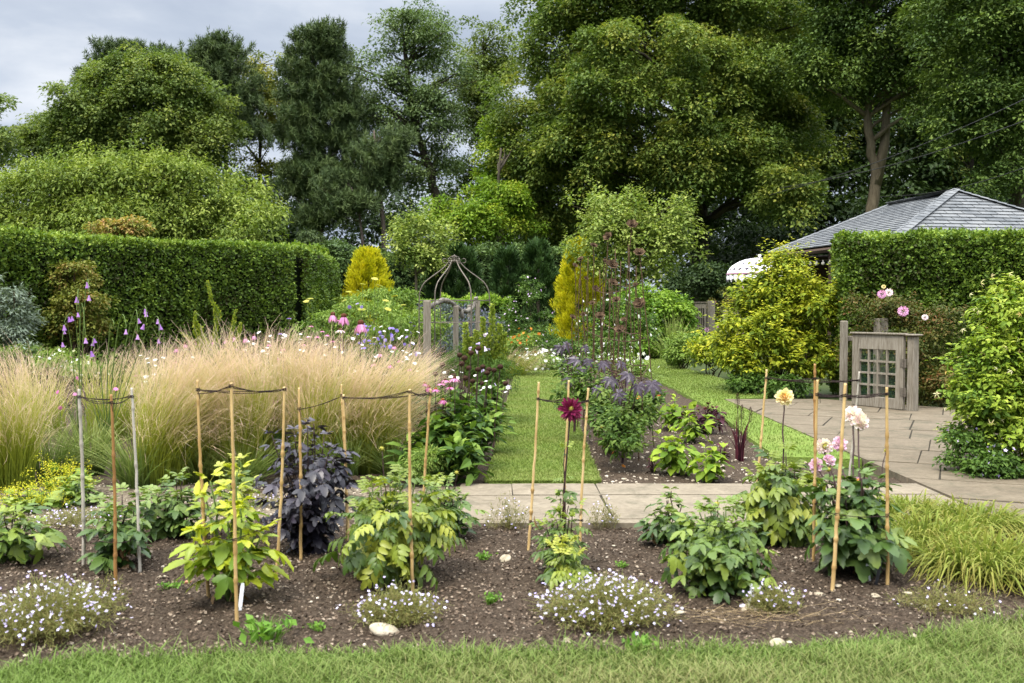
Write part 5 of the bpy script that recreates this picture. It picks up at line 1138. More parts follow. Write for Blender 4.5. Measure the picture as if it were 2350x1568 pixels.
# ---- oak posts with a crooked branch, iron rose arch
PO = bx(980, 15.2)
post('oak_post', 'split oak post standing beside the feather grass, thickest of the four', bx(980, 15)[0], 15, H + (706 - 690) / F * 15, .105, rz=.2, grp='oak posts of the rustic rail')
post('oak_post', 'oak post in the middle of the rustic rail, under the knot of the branch', bx(1046, 16)[0], 16, H + (706 - 702) / F * 16, .085, rz=.1, grp='oak posts of the rustic rail')
post('oak_post', 'thin farther oak post partly covered by the branch', bx(1078, 18)[0], 18, H + (706 - 700) / F * 18, .08, rz=.2, grp='oak posts of the rustic rail')
post('oak_post', 'oak post under the high end of the crooked branch', bx(1096, 16.6)[0], 16.6, H + (706 - 690) / F * 16.6, .072, rz=.2, grp='oak posts of the rustic rail')
M_BRANCH = solid_mat('lichen_bark', (.05, .045, .04), (.17, .155, .135), 16, .9, .1, .8, .02, c3=(.22, .205, .175))
pts = [(978, 706, 15), (995, 700, 15.2), (1012, 690, 15.5), (1026, 689, 15.8), (1040, 697, 16), (1056, 711, 16.2), (1070, 715, 16.4), (1084, 709, 16.5), (1091, 695, 16.6), (1092, 682, 16.6)]
P = np.array([pt(*p) for p in pts]); tt = np.linspace(0, len(P) - 1, 40); P = np.stack([np.interp(tt, range(len(P)), P[:, i]) for i in range(3)], 1); P[1:-1] = (P[:-2] + 2 * P[1:-1] + P[2:]) / 4; P[1:-1] += R.normal(size=(38, 3)) * .006
bo = P[0].copy(); mb = MB(); mb.tubes(P - bo, .036 + .007 * np.sin(tt * 3.2) + R.normal(size=40) * .004, 9, .5)
mb.tubes(np.array([P[22] - bo, P[22] - bo + (.03, 0, -.1), P[22] - bo + (.05, 0, -.14)]), [.045, .04, .02], 7, .5)
tag(mb.build('crooked_branch', M_BRANCH, None, True, bo), 'crooked lichen covered branch resting along the tops of the oak posts', 'branch')
ac = bx(1043, 15.6); AR = thing('iron_rose_arch', 'rusty iron rose arch with an onion shaped crown and curled finial', 'garden arch', ac)
k = 15.6 / F; rad = 81 * k; zr = lambda y: H + (706 - y) * k
prof = [(81, 740), (81, 690), (79, 668), (70, 650), (55, 638), (38, 626), (24, 615), (14, 604), (11, 598)]
for a in (0.02, 1.12, 2.05, 3.16, 4.2, 5.25):
    Pz = np.array([(r_ * k * math.cos(a), r_ * k * math.sin(a), zr(y)) for r_, y in prof]); Pz = np.concatenate([[(Pz[0][0], Pz[0][1], 0)], Pz])
    tt = np.linspace(0, len(Pz) - 1, 34); Pz = np.stack([np.interp(tt, range(len(Pz)), Pz[:, i]) for i in range(3)], 1); Pz[2:-1] = (Pz[1:-2] + 2 * Pz[2:-1] + Pz[3:]) / 4
    mb = MB(); mb.tubes(Pz, .0095, 6, .5); mb.build('rib', IRON, AR, True)
    u = np.linspace(0, 1, 14); s_ = np.stack([(11 + 13 * u ** .8 - 4 * (u > .75) * (u - .75) * 4) , 598 - 6 * np.sin(u * PI) - 6 * (u > .6) * (u - .6) * 2.5], 1)
    th_ = np.linspace(-2.2, 2.4, 14); s_ = np.stack([22 + 4.5 * np.cos(th_), 599 - 5 * np.sin(th_)], 1)
    mb = MB(); mb.tubes(np.array([(x * k * math.cos(a), x * k * math.sin(a), zr(y)) for x, y in s_]), .006, 5, .5); mb.build('scroll', IRON, AR, True)
    th_ = np.linspace(0, PI, 12); mb = MB(); mb.tubes(np.array([(11 * k * math.sin(q) * math.cos(a), 11 * k * math.sin(q) * math.sin(a), zr(597 - 10 * (q / PI) - 0) ) for q in th_]), .005, 5, .5); mb.build('crown_wire', IRON, AR, True)
for y, rr in ((600, 12), (690, 81), (740, 81)):
    th_ = np.linspace(0, 2 * PI, 37); mb = MB(); mb.tubes(np.stack([rr * k * np.cos(th_), rr * k * np.sin(th_), np.full(37, zr(y))], 1), .006, 5, .5, cap=False); mb.build('hoop', IRON, AR, True)
mb = MB(); mb.tubes(np.array([(0, 0, zr(604)), (0, 0, zr(590)), (0, 0, zr(584))]), [.012, .016, .003], 8, .5); mb.blob((0, 0, zr(598)), .025, 2, 0); mb.build('finial', IRON, AR, True)

# ---- rusty flower stakes
M_RUST = solid_mat('rusty_iron', (.035, .022, .014), (.08, .052, .032), 40, .95, .05, .5, .003, c3=(.14, .092, .056))
FPET = (np.array([(0, 0, 0), (-.30, .4, .12), (0, .4, .06), (.30, .4, .12), (-.28, .8, .18), (0, .82, .1), (.28, .8, .18), (0, 1, .16)], float), T8[1])
STK = [(1450, 517, 1423, 12.5, .13, 'tallest rusty flower stake with a broad pale flower head'), (1396, 544, 1372, 12.6, .11, 'second tallest rusty flower stake with a dark rose shaped head'), (1362, 565, 1352, 13.2, .09, 'slender rusty stake with a small dark head against the golden conifer'),
       (1467, 582, 1503, 11.4, .12, 'rusty flower stake leaning out over the lawn side, with a layered head'), (1333, 596, 1338, 13.4, .08, 'rusty stake with a small bud in front of the golden conifer'), (1404, 609, 1392, 12.3, .13, 'rusty stake with a wide dark head below the second tallest'),
       (1407, 650, 1420, 12.0, .10, 'rusty stake topped by an open six petalled flower'), (1458, 654, 1452, 12.4, .06, 'rusty stake with a small pale flower under the tallest one'), (1468, 699, 1467, 10.4, .12, 'straight rusty stake with an open flower, standing nearest the amaranth'),
       (1359, 697, 1362, 12.8, .07, 'rusty stake with a pale small flower among the white climber'), (1366, 664, 1364, 13.0, .09, 'rusty stake with a dark bloom crossing the golden conifer foot'), (1319, 610, 1330, 13.6, .07, 'outermost thin rusty stake beside the golden conifer'),
       (1414, 690, 1408, 11.8, .09, 'rusty stake with a folded dark bloom in the middle of the group'), (1377, 727, 1384, 12.2, .11, 'rusty stake with a cupped bloom over the purple castor leaves'), (1314, 729, 1318, 13.2, .08, 'short rusty stake at the path side of the group'),
       (1423, 758, 1398, 10.9, .11, 'rusty stake with a low heavy bloom leaning towards the path'), (1339, 722, 1345, 12.9, .06, 'short rusty stake with a tiny bud over the castor leaves'), (1432, 735, 1440, 11.9, .07, 'rusty stake with a small cup between two leaning rods'), (1388, 600, 1380, 13.0, .06, 'thin rusty stake with a plain tip among the taller heads'), (1345, 640, 1352, 13.3, .06, 'thin rusty stake half lost against the golden conifer')]
for i, (px, py, fx_, Y, r, lab) in enumerate(STK):
    b = bx(fx_, Y); t = thing('garden_stake', lab, 'garden stake', b, 0, 'rusty iron flower stakes')
    top = pt(px, py, Y + R.uniform(-.15, .15)) - b; P = curve_pts((0, 0, -.05), top, 10, 0, .008); P[:, 0] += np.sin(np.linspace(0, PI, 10)) * R.uniform(-.03, .03)
    mb = MB(); mb.tubes(P, .0065 if r > .075 else .005, 5, .5); mb.build('rod', M_RUST, t)
    rr = r * .62; f = unit(np.array([R.normal() * .5, -.8, .5 + R.random() * .6])); X = unit(np.cross(f, (0, 0, 1))); Z = np.cross(X, f)
    mb = MB()
    for ring, (nn, sc, tl) in enumerate(((6, 1, .25), (5, .7, .6), (4, .42, 1.1))):
        a = np.arange(nn) * 2 * PI / nn + ring * .4; o = np.cos(a)[:, None] * X + np.sin(a)[:, None] * Z
        mb.leaves(top + f * rr * .1 * ring + o * .004, unit(o + f * tl), f - o * tl * .5, rr * sc, FPET, 1.25)
    fl = mb.build('flower_head', M_RUST, t)
    mb = MB(); mb.blob(top + f * rr * .2, rr * .22, 1, .1); mb.build('flower_centre', M_RUST, fl)
for px, py, fx_, Y in ((1425, 600, 1410, 12.1), (1376, 620, 1390, 12.9), (1442, 560, 1432, 12.7), (1398, 640, 1405, 11.7), (1350, 590, 1342, 13.0), (1460, 610, 1478, 12.0), (1412, 570, 1428, 13.1), (1385, 660, 1376, 12.4), (1330, 640, 1326, 12.8), (1445, 640, 1457, 11.3)):
    b = bx(fx_, Y); P = curve_pts((0, 0, -.05), pt(px, py, Y) - b, 10, 0, .008); mb = MB(); mb.tubes(P, .006, 5, .5); tag(mb.build('garden_stake', M_RUST, None, True, b), 'plain thin rusty rod without a flower head, one of several among the flower stakes', 'garden stake', 'rusty iron flower stakes')
M_TWINE = solid_mat('dark_twine', (.02, .014, .014), (.05, .035, .032), 60, .95, .05)
M_TWB = solid_mat('brown_twine', (.05, .03, .02), (.11, .07, .05), 60, .95, .05)
for lab, z, ids in (('brown twine tied round the upper part of the rusty stakes', 1.95, (0, 3, 6, 10, 1)), ('brown twine tied round the middle of the rusty stakes', 1.35, (3, 8, 15, 13, 16, 12)), ('brown twine slung low round the leaning rusty stakes', .95, (3, 8, 15, 9))):
    P = []
    for i in ids:
        px, py, fx_, Y, r, _ = STK[i]; b = bx(fx_, Y); tp = pt(px, py, Y); f = min(z / tp[2], .97); P.append(b * (1 - f) + tp * f + np.array([0, -.012, R.normal() * .05]))
    Q = np.concatenate([curve_pts(P[i], P[(i + 1) % len(P)], 5, -.03)[:-1] for i in range(len(P))] + [P[:1]])
    mb = MB(); mb.tubes(Q - Q[0], .005, 4, .5); tag(mb.build('garden_twine', M_TWB, None, False, Q[0]), lab, 'twine', 'twine round the rusty stakes')

# ---- planting under the stakes
L_CASTOR = leaf_mat('castor_leaf', [(.040, .030, .046), (.078, .060, .086), (.13, .105, .14)], .2, .4, .4)
def castor(lab, foot, Y, lv):
    b = bx(foot, Y); t = thing('castor_plant', lab, 'plant', b); mb = MB(); ml = MB()
    for px, py, s in lv:
        p = pt(px, py, Y + R.uniform(-.6, .6)) - b; mb.tubes(curve_pts((p[0] * .15, p[1] * .15, p[2] * .35), p + np.array([0, .04, .03]), 6, .25), .006, 5, .5)
        a = R.uniform(-.9, .9); N_ = unit(np.array([R.normal() * .35, -.9, .55 + R.random() * .5])); a *= 1.6; X_ = unit(np.cross((0, 0, 1.0), N_)); D = X_ * math.sin(a) - np.cross(N_, X_) * math.cos(a); ml.leaves(p[None] - D * s * .1, D, N_, s * .64, PALM)
    mb.tubes(np.array([(0, 0, 0), (.02, 0, .4), (0, 0, .8)]), [.016, .012, .006], 6, .5); mb.build('stem', STEM_DK, t); ml.build('foliage', L_CASTOR, t); return t
castor('purple leaved castor oil plant at the path end of the rusty stakes', 1318, 12.3, [(1285, 800, .22), (1300, 792, .2), (1321, 826, .24), (1303, 872, .2), (1342, 798, .18), (1335, 850, .2), (1296, 830, .18), (1350, 830, .2)])
castor('purple leaved castor oil plant spreading between the leaning rusty stakes', 1430, 10.2, [(1385, 835, .2), (1402, 872, .24), (1422, 905, .22), (1442, 862, .22), (1466, 888, .22), (1497, 884, .26), (1372, 892, .2), (1425, 835, .18)])
L_TH = leaf_mat('climber_green', [(.035, .075, .014), (.065, .12, .02), (.11, .175, .03), (.17, .22, .05)], .3)
TH_ = shrub('thunbergia_plant', 'leafy climber with small orange red flowers round the foot of the stakes', [ell(1420, 985, 56, 46, 10.0), ell(1395, 940, 50, 46, 10.6), ell(1340, 900, 60, 46, 11.6), ell(1460, 950, 44, 40, 10.6), ell(1430, 1020, 50, 26, 9.7), ell(1320, 860, 44, 36, 12.6), ell(1480, 915, 40, 30, 11.2)], L_TH, 210, 20, .12, .07, cat='climber', tpl=T8, wr=.8, lo=.2, stems=90, sr=.003, shoot=(120, .4, .07, T8, 9, 1.2, .8, .1))
M_RED = leaf_mat('red_petal', [(.50, .06, .02), (.62, .16, .03), (.62, .26, .05)], .3, mottle=.1)
scatter_flowers('blossom', TH_[1], TH_[2], M_RED, TH_[0], .05, STAR, TH_[3], .08, 26)
L_AMA = leaf_mat('lime_amaranth_leaf', [(.085, .16, .014), (.16, .25, .02), (.27, .35, .035)], .32)
L_PUR = leaf_mat('purple_leaf', [(.018, .008, .012), (.05, .014, .024), (.10, .025, .035)], .2)
def leafy(name, lab, cat, px, py, topy, half, nst, leafm, tpl, lsz, stemm=STEM_GR, pairs=6, wr=1.0, droop=.25, group=None, fill=0, sr=.007, back=1.0, young=.5, hv=(.5, 1.0), rz=0, start=.3):
    """a clump of stems carrying pairs of leaves up their length"""
    b = gp(px, py); h = H + (YH - topy) / F * b[1]; w_ = half / F * b[1]
    t = thing(name, lab, cat, b, 0, group); mb = MB(); ml = MB()
    Ps = []
    for i in range(nst):
        a = 2 * PI * (i + R.random() * .7) / nst; rr = w_ * math.sqrt((i * .618 + .15) % 1.0) * .72; hh = h * R.uniform(*hv) * (1.0 - .12 * (rr / max(w_, .01)) ** 2)
        if i == 0: hh = h; rr *= .3
        end = np.array([rr * math.cos(a), rr * math.sin(a) * back, hh * .93]); r0 = w_ * .12
        P = curve_pts((r0 * math.cos(a), r0 * math.sin(a), -.03), end, 9, 0, .006); P[:, :2] *= (np.linspace(0, 1, 9)[:, None] ** .35 + .001); Ps.append(P)
        for j in range(pairs):
            s = start + (1 - start) * (j + .6 * R.random()) / pairs; x = s * 8; k_ = min(int(x), 7); q = P[k_] * (1 - x + k_) + P[k_ + 1] * (x - k_)
            aa = a + j * PI / 2 + R.normal() * .35; size = lsz * R.uniform(.55, 1.25) * (1 - .42 * max(0, s - .55) / .45)
            for sg in (0, PI):
                if R.random() < .14: continue
                dr = np.array([math.cos(aa + sg), math.sin(aa + sg), 0]); dz = R.uniform(.0, .5) - droop + .55 * max(0, s - .8) / .2
                D = unit(dr + np.array([0, 0, dz])); ml.leaves(q[None], D, np.array([0, 0, 1.0]) + dr * .25 + R.normal(size=3) * .2, size, tpl, wr, np.clip(R.random() * .7 + young * (s - .4), 0, 1))
        for e in range(3):
            aa = R.random() * 2 * PI; ml.leaves(P[-1][None], unit(np.array([math.cos(aa), math.sin(aa), 1.1])), np.array([-math.cos(aa), -math.sin(aa), .8]), lsz * .5, tpl, wr, min(1, .5 + young))
    if fill:
        q = unit(R.normal(size=(fill, 3)) + np.array([0, -.3, .2])); P = q * np.array([w_, w_ * back, h * .42]) * R.uniform(.45, .9, (fill, 1)) + np.array([0, 0, h * .46])
        ml.leaves(P, unit(q * np.array([1, 1, .2]) + R.normal(size=(fill, 3)) * .4 - np.array([0, 0, droop])), q * .4 + np.array([0, 0, 1.0]) + R.normal(size=(fill, 3)) * .3, lsz * R.uniform(.7, 1.1, fill), tpl, wr)
    mb.tubes(np.array(Ps), np.linspace(1, .45, 9) * sr, 6, .5); mb.build('stem', stemm, t, True); ml.build('foliage', leafm, t, True)
    return t, np.array(Ps)
leafy('amaranth_plant', 'lime leaved amaranth at the corner of the bed beyond the stone path', 'plant', 1545, 1090, 985, 62, 9, L_AMA, T8, .15, droop=.45, pairs=5, wr=1.15, fill=40)
leafy('amaranth_plant', 'lime leaved amaranth with red tassels behind the dark millet', 'plant', 1630, 1105, 1015, 46, 7, L_AMA, T8, .14, droop=.45, pairs=5, wr=1.15, fill=24)
leafy('amaranth_plant', 'lime leaved amaranth farther up the bed under the castor leaves', 'plant', 1545, 985, 908, 44, 7, L_AMA, T8, .17, droop=.4, pairs=5, wr=1.1, fill=20)
leafy('amaranth_plant', 'greenish amaranth with drooping leaves behind the purple ones', 'plant', 1590, 1010, 930, 50, 7, L_AMA, T8, .14, droop=.4, pairs=5, wr=1.1, fill=20)
leafy('purple_amaranth', 'deep purple amaranth patch in the bed beside the lawn strip', 'plant', 1620, 990, 925, 56, 12, L_PUR, T8, .12, STEM_DK, 6, 1.0, fill=60)
leafy('purple_amaranth', 'small purple seedling on the bare soil by the stone path', 'plant', 1497, 1090, 1040, 20, 4, L_PUR, T8, .06, STEM_DK, 5, .8)
leafy('purple_amaranth', 'small purple seedling on the stony soil below the millet', 'plant', 1660, 1060, 1020, 26, 6, L_PUR, T8, .09, STEM_DK, 5, .8)
leafy('small_perennial', 'dark green seedlings edging the lawn strip', 'plant', 1650, 975, 935, 30, 6, L_MID, T8, .08, STEM_GR, 5, .8)
b = gp(1697, 1055); t = thing('purple_millet', 'purple millet with dark bristly spikes at the lawn strip', 'grass', b); mb = MB()
P = arcs(26, .04, .5, .2, (.03, 0)); mb.ribbons(P, np.array([1, 1.1, 1, .9, .8, .6, .4, .1]) * .02, None); mb.build('blades', L_PUR, t)
for px, py in ((1703, 935), (1692, 905), (1725, 940)):
    e = pt(px, py, b[1]) - b; mb = MB(); mb.tubes(np.array([(0, 0, 0), e * .8, e]), .004, 4, .5); s_ = mb.build('flower_spike', STEM_DK, t)
    q = fib(160); mb = MB(); c = e * .9; mb.leaves(c + q * np.array([.013, .013, .075]), q + np.array([0, 0, .4]), R.normal(size=(160, 3)), .018, T3, .25); mb.build('bristles', M_SEED, s_)
# ============================ the dahlia bed in front ============================
L_DGRN = leaf_mat('dahlia_leaf', [(.036, .075, .012), (.072, .128, .019), (.125, .190, .028), (.23, .29, .04)], .28, .42, .4)
L_DDK = leaf_mat('dark_dahlia_leaf', [(.034, .072, .014), (.060, .112, .022), (.100, .165, .032), (.17, .23, .045)], .25, .42, .4)
L_DLIME = leaf_mat('lime_dahlia_leaf', [(.10, .18, .018), (.25, .32, .02), (.42, .45, .03), (.52, .52, .07)], .35, .42, .4)
L_DYEL = leaf_mat('yellowing_dahlia_leaf', [(.04, .082, .014), (.09, .145, .02), (.20, .25, .03), (.34, .36, .05)], .3, .42, .4)
L_BLACK = leaf_mat('black_leaf', [(.010, .009, .015), (.020, .017, .027), (.036, .028, .042)], .1, .42, .5)
L_DEAD = leaf_mat('withered_leaf', [(.14, .075, .035), (.28, .17, .085), (.38, .25, .14)], .2, .8, .1)
L_SEEDL = leaf_mat('seedling_leaf', [(.07, .16, .02), (.12, .24, .03), (.17, .30, .05)], .3)
M_CANE = solid_mat('bamboo', (.34, .21, .075), (.52, .36, .16), 5, .5, .35, .2, .003, stretch=(1, 1, .4), c3=(.62, .47, .25))
M_CANEB = solid_mat('brown_bamboo', (.22, .11, .035), (.40, .22, .075), 5, .5, .35, .2, .003, stretch=(1, 1, .4))
M_CANEG = solid_mat('grey_bamboo', (.30, .27, .22), (.48, .44, .38), 5, .6, .3, .2, .003, stretch=(1, 1, .4))
grp = 'dahlia plants in the dug bed'
def wither(t, n, h, w_):
    mb = MB(); P = np.stack([R.normal(size=n) * w_, R.normal(size=n) * w_ * .6 - .03, R.uniform(.03, h, n)], 1)
    mb.leaves(P, np.array([0, -.1, -1.0]) + R.normal(size=(n, 3)) * .35, R.normal(size=(n, 3)) + np.array([0, -1.0, 0]), R.uniform(.05, .11, n), T8, .9); mb.build('withered_leaves', L_DEAD, t)
tA, _ = leafy('dahlia_plant', 'green dahlia cut by the picture edge below the lady mantle', 'dahlia', 30, 1285, 1150, 95, 10, L_DGRN, PINN3, .19, STEM_DK, 5, .95, group=grp, fill=24)
tB, _ = leafy('dahlia_plant', 'dark stemmed thin dahlia inside the first trio of canes', 'dahlia', 275, 1300, 1125, 85, 9, L_DDK, PINN5, .22, STEM_DK, 5, .95, .3, grp, fill=10); wither(tB, 22, .18, .06)
tB2, _ = leafy('dahlia_plant', 'bushy dark green dahlia behind the lime one', 'dahlia', 400, 1232, 1085, 80, 11, L_DDK, PINN5, .21, STEM_DK, 6, 1.0, .3, grp, fill=30)
tC, _ = leafy('dahlia_plant', 'lime yellow dahlia with big drooping leaves inside the second trio of canes', 'dahlia', 535, 1385, 1062, 140, 11, L_DLIME, PINN3, .24, STEM_GR, 5, .95, .2, grp, fill=8, sr=.010, young=.2, start=.38); wither(tC, 7, .14, .09)
tC2, _ = leafy('dahlia_plant', 'fresh green dahlia rising behind the lime one', 'dahlia', 545, 1235, 1045, 75, 8, L_DYEL, PINN3, .2, STEM_GR, 6, .95, .2, grp, start=.45)
tD, _ = leafy('dahlia_plant', 'near black leaved dahlia staked by the short front cane', 'dahlia', 712, 1262, 952, 120, 22, L_BLACK, PINN3, .15, STEM_DK, 9, 1.1, .25, grp, fill=150, sr=.007, start=.12)
tE, _ = leafy('dahlia_plant', 'large bushy dahlia with yellowing outer leaves, left of the bare soil'.replace(', left of', ' next to'), 'dahlia', 905, 1325, 1074, 152, 18, L_DYEL, CUT, .215, STEM_GR, 7, 1.05, .35, grp, fill=90, young=.1); wither(tE, 9, .15, .07)
tE2, _ = leafy('dahlia_plant', 'dark dahlia tucked behind the large bushy one at the stone path', 'dahlia', 1025, 1238, 1095, 66, 9, L_DDK, PINN5, .17, STEM_DK, 6, 1.0, .3, grp, fill=26); wither(tE2, 5, .12, .06)
tF, _ = leafy('dahlia_plant', 'lanky dahlia carrying the single maroon flower', 'dahlia', 1290, 1310, 1010, 72, 8, L_DGRN, CUT, .18, STEM_DK, 6, .8, .15, grp, sr=.006, hv=(.3, .68), start=.2); wither(tF, 5, .4, .07)
tF2, _ = leafy('dahlia_plant', 'leafy low dahlia shoots at the foot of the lanky one', 'dahlia', 1300, 1340, 1240, 70, 6, L_DYEL, CUT, .18, STEM_GR, 4, .9, .2, grp)
tG, _ = leafy('dahlia_plant', 'small dark dahlia with withered leaves at the stone path edge', 'dahlia', 1535, 1255, 1120, 62, 8, L_DDK, PINN3, .17, STEM_DK, 6, 1.0, .25, grp, fill=12); wither(tG, 10, .14, .06)
tH, _ = leafy('dahlia_plant', 'round bushy green dahlia without any canes', 'dahlia', 1655, 1355, 1150, 112, 18, L_DGRN, PINN5, .18, STEM_GR, 7, 1.1, .45, grp, fill=110, young=.2)
tI, _ = leafy('dahlia_plant', 'cut leaved dahlia under the apricot flower', 'dahlia', 1795, 1235, 1025, 88, 14, L_DYEL, CUT, .26, STEM_DK, 7, 1.05, .4, grp, fill=70, young=.15, start=.15); wither(tI, 5, .15, .05)
tJ, _ = leafy('dahlia_plant', 'broad leaved dahlia with blush pink pompon flowers', 'dahlia', 1962, 1318, 1062, 105, 17, L_DDK, PINN3, .21, STEM_DK, 6, 1.2, .4, grp, fill=60, sr=.009, young=.25); wither(tJ, 4, .08, .06)

# ---- dahlia flowers
M_MAROON = leaf_mat('maroon_petal', [(.075, .004, .022), (.15, .010, .05), (.24, .02, .09)], .25, mottle=.1)
M_EYE = solid_mat('flower_eye', (.20, .20, .03), (.40, .36, .06), 90, .7, .2)
M_APRI = leaf_mat('apricot_petal', [(.66, .24, .03), (.74, .48, .16), (.80, .68, .42), (.82, .74, .55)], .35, by='t', mottle=.05)
M_BLUSHW = leaf_mat('blush_white_petal', [(.70, .52, .62), (.80, .70, .75), (.84, .80, .80)], .35, mottle=.15)
M_ROSY = leaf_mat('rosy_petal', [(.60, .33, .55), (.74, .52, .70), (.80, .66, .77)], .3, mottle=.1)
M_APEYE = solid_mat('apricot_eye', (.45, .12, .02), (.6, .3, .05), 90, .7, .2)
def stalk(t, foot, head, r=.005):
    mb = MB(); mb.tubes(curve_pts(foot, head, 8, 0, .004), np.linspace(1.2, .8, 8) * r, 6, .5); mb.build('stem', STEM_DK, t, True)
def big_flower(t, px, py, Y, r, m, eye, face, npet, tpl, wr, foot, size=.75, closed=-.25, er=.24, sr=.0055):
    b = np.array(t.location); c = pt(px, py, Y) - b; f = unit(np.array(face, float))
    stalk(t, foot, c - f * r * .35, sr); d = fib(npet); d = d[d @ f > closed]; mb = MB()
    k = 1 - .45 * np.clip(d @ f, 0, 1) ** 1.5
    mb.leaves(c + d * r * .22, d + R.normal(size=d.shape) * .17, f + d * .2 + R.normal(size=d.shape) * .15, r * size * k * R.uniform(.85, 1.2, len(d)), tpl, wr); fl = mb.build('flower', m, t)
    if eye is not None:
        mb = MB(); mb.blob(c + f * r * .30, r * er, 2, .12); mb.build('flower_centre', eye, fl)
    return fl
SPIKEP = (np.array([(0, 0, 0), (-.10, .35, .04), (0, .35, 0), (.10, .35, .04), (-.07, .75, .05), (0, .75, .02), (.07, .75, .05), (0, 1, .03)], float), T8[1])
big_flower(tF, 1310, 940, 6.0, .072, M_MAROON, M_EYE, (.0, -1, .25), 190, SPIKEP, 1.15, (0, 0, .3), .85, -.3, .22)
big_flower(tI, 1800, 912, 7.0, .066, M_APRI, M_APEYE, (-.1, -1, .35), 120, PETAL, .85, (.0, 0, .4), .72, -.4, .2)
big_flower(tJ, 1957, 952, 6.35, .062, M_BLUSHW, None, (-.3, -.6, .6), 110, PETAL, .9, (.0, 0, .3), .72, -.7)
big_flower(tJ, 1974, 967, 6.3, .062, M_BLUSHW, None, (.4, -.7, .3), 110, PETAL, .9, (.03, 0, .3), .72, -.7)
big_flower(tJ, 1891, 1025, 6.3, .056, M_BLUSHW, M_EYE, (.05, -.9, .1), 100, PETAL, .9, (-.06, 0, .3), .72, -.5, .32)
big_flower(tJ, 1928, 1019, 6.6, .052, M_ROSY, None, (.2, -.6, .5), 100, PETAL, .9, (-.02, 0, .3), .72, -.7)
big_flower(tJ, 1873, 1068, 6.25, .048, M_ROSY, None, (-.6, -.6, .3), 90, PETAL, .9, (-.06, 0, .3), .72, -.6)
big_flower(tJ, 1903, 1057, 6.25, .043, M_ROSY, M_EYE, (.2, -.5, .7), 90, PETAL, .9, (-.03, 0, .3), .72, -.4, .2)
big_flower(tJ, 1969, 1107, 6.0, .036, M_ROSY, M_APEYE, (.0, -.6, .9), 50, PETAL, 1.0, (.01, 0, .3), .8, -.05, .36)
def bud(t, px, py, Y, m=M_EYE):
    b = np.array(t.location); c = pt(px, py, Y) - b; stalk(t, c * np.array([.7, .7, .6]), c, .0035); mb = MB(); mb.blob(c, .014, 2, .05); mb.leaves(c + fib(8)[:, [0, 1, 2]] * .006, fib(8) + np.array([0, 0, .2]), np.array([.3, .2, 1.0]), .024, TL, 2.0); mb.build('bud', m, t)
bud(tJ, 2034, 1034, 6.4); bud(tJ, 1901, 1078, 6.1); bud(tH, 1645, 1157, 5.6); bud(tE, 876, 1030, 6.0); bud(tE2, 1048, 1085, 6.9)
b = np.array(tC.location)

# ---- bamboo canes
CANES = {}
def cane(key, lab, top, bot, r, m=M_CANE, Yb=None, lean=0.0):
    B = gp(*bot); T = pt(top[0], top[1], B[1] + lean) ; t0 = B.copy(); d = T - B
    nn = 26; u = np.linspace(-.04, 1, nn)[:, None]; P = d * u + R.normal(size=(nn, 3)) * np.array([.0012, .0012, 0]); P[:, 0] += np.sin(u[:, 0] * PI) * R.uniform(-.008, .008)
    nodes = np.sort(R.uniform(.08, .95, 5)); s = np.linspace(-.04, 1, 90); Pq = np.stack([np.interp(s, u[:, 0], P[:, i]) for i in range(3)], 1)
    rad = r * (1.12 - .3 * s); 
    for q in nodes: rad = rad + r * .42 * np.exp(-((s - q) / .008) ** 2)
    mb = MB(); mb.tubes(Pq, rad, 8, R.random()); mb.v[-1] = mb.v[-1] * .8 - 1.6 * np.repeat(sum(np.exp(-((s - q + .004) / .007) ** 2) for q in nodes), 8) + .2 * np.repeat(np.sin(s * 21 + R.random() * 6), 8); o = tag(mb.build('bamboo_cane', m, None, True, t0), lab, 'cane', 'bamboo canes staking the dahlias')
    CANES[key] = (B, T); return o
cane('a1', 'thick greyish white cane at the outer side of the first trio', (181, 893), (193, 1300), .0105, M_CANEG)
cane('a2', 'dark brown cane at the front of the first trio', (255, 905), (265, 1344), .009, M_CANEB)
cane('a3', 'pale cane at the rear of the first trio', (302, 890), (321, 1313), .0085, M_CANEG)
cane('b1', 'cane at the outer side of the lime dahlia', (453, 872), (480, 1380), .0085)
cane('b2', 'tallest cane of the lime dahlia, planted beside its white tag', (530, 878), (543, 1432), .0085)
cane('b3', 'cane between the lime and the black leaved dahlia', (653, 888), (634, 1325), .0085)
cane('c1', 'short front cane of the black leaved dahlia', (686, 890), (690, 1282), .0095)
cane('c2', 'thin rear cane of the black leaved dahlia', (783, 882), (800, 1225), .0075)
cane('d1', 'cane crossing in front of the feather grass, outer one of the bushy dahlia', (788, 905), (797, 1240), .009)
cane('d2', 'front cane of the large bushy dahlia with frayed twine on top', (940, 893), (947, 1357), .009)
cane('d3', 'rear cane of the large bushy dahlia before the coneflower leaves', (988, 893), (965, 1270), .0085)
cane('e1', 'cane on the grass path side of the maroon dahlia', (1237, 877), (1213, 1262), .0088)
cane('e2', 'cane right behind the maroon flower'.replace('right ', ''), (1305, 873), (1289, 1245), .0085)
cane('e3', 'cane on the amaranth side of the maroon dahlia', (1350, 891), (1331, 1261), .0088)
cane('f1', 'leaning cane beside the apricot flower, over the lawn strip', (1760, 848), (1730, 1215), .0085)
cane('f2', 'tall brown cane before the golden shrub', (1870, 835), (1874, 1235), .009, M_CANEB)
cane('g1', 'golden cane crowding the tall brown one', (1876, 872), (1867, 1292), .009)
cane('g2', 'thick pale cane at the front of the pink pompon dahlia', (1940, 880), (1911, 1349), .0105)
cane('g3', 'crooked cane on the yellow grass side of the pink pompon dahlia', (2035, 889), (2037, 1346), .0095)
cane('f3', 'thin grey cane leaning before the weathered gate', (1972, 853), (1935, 1225), .0075, M_CANEG)
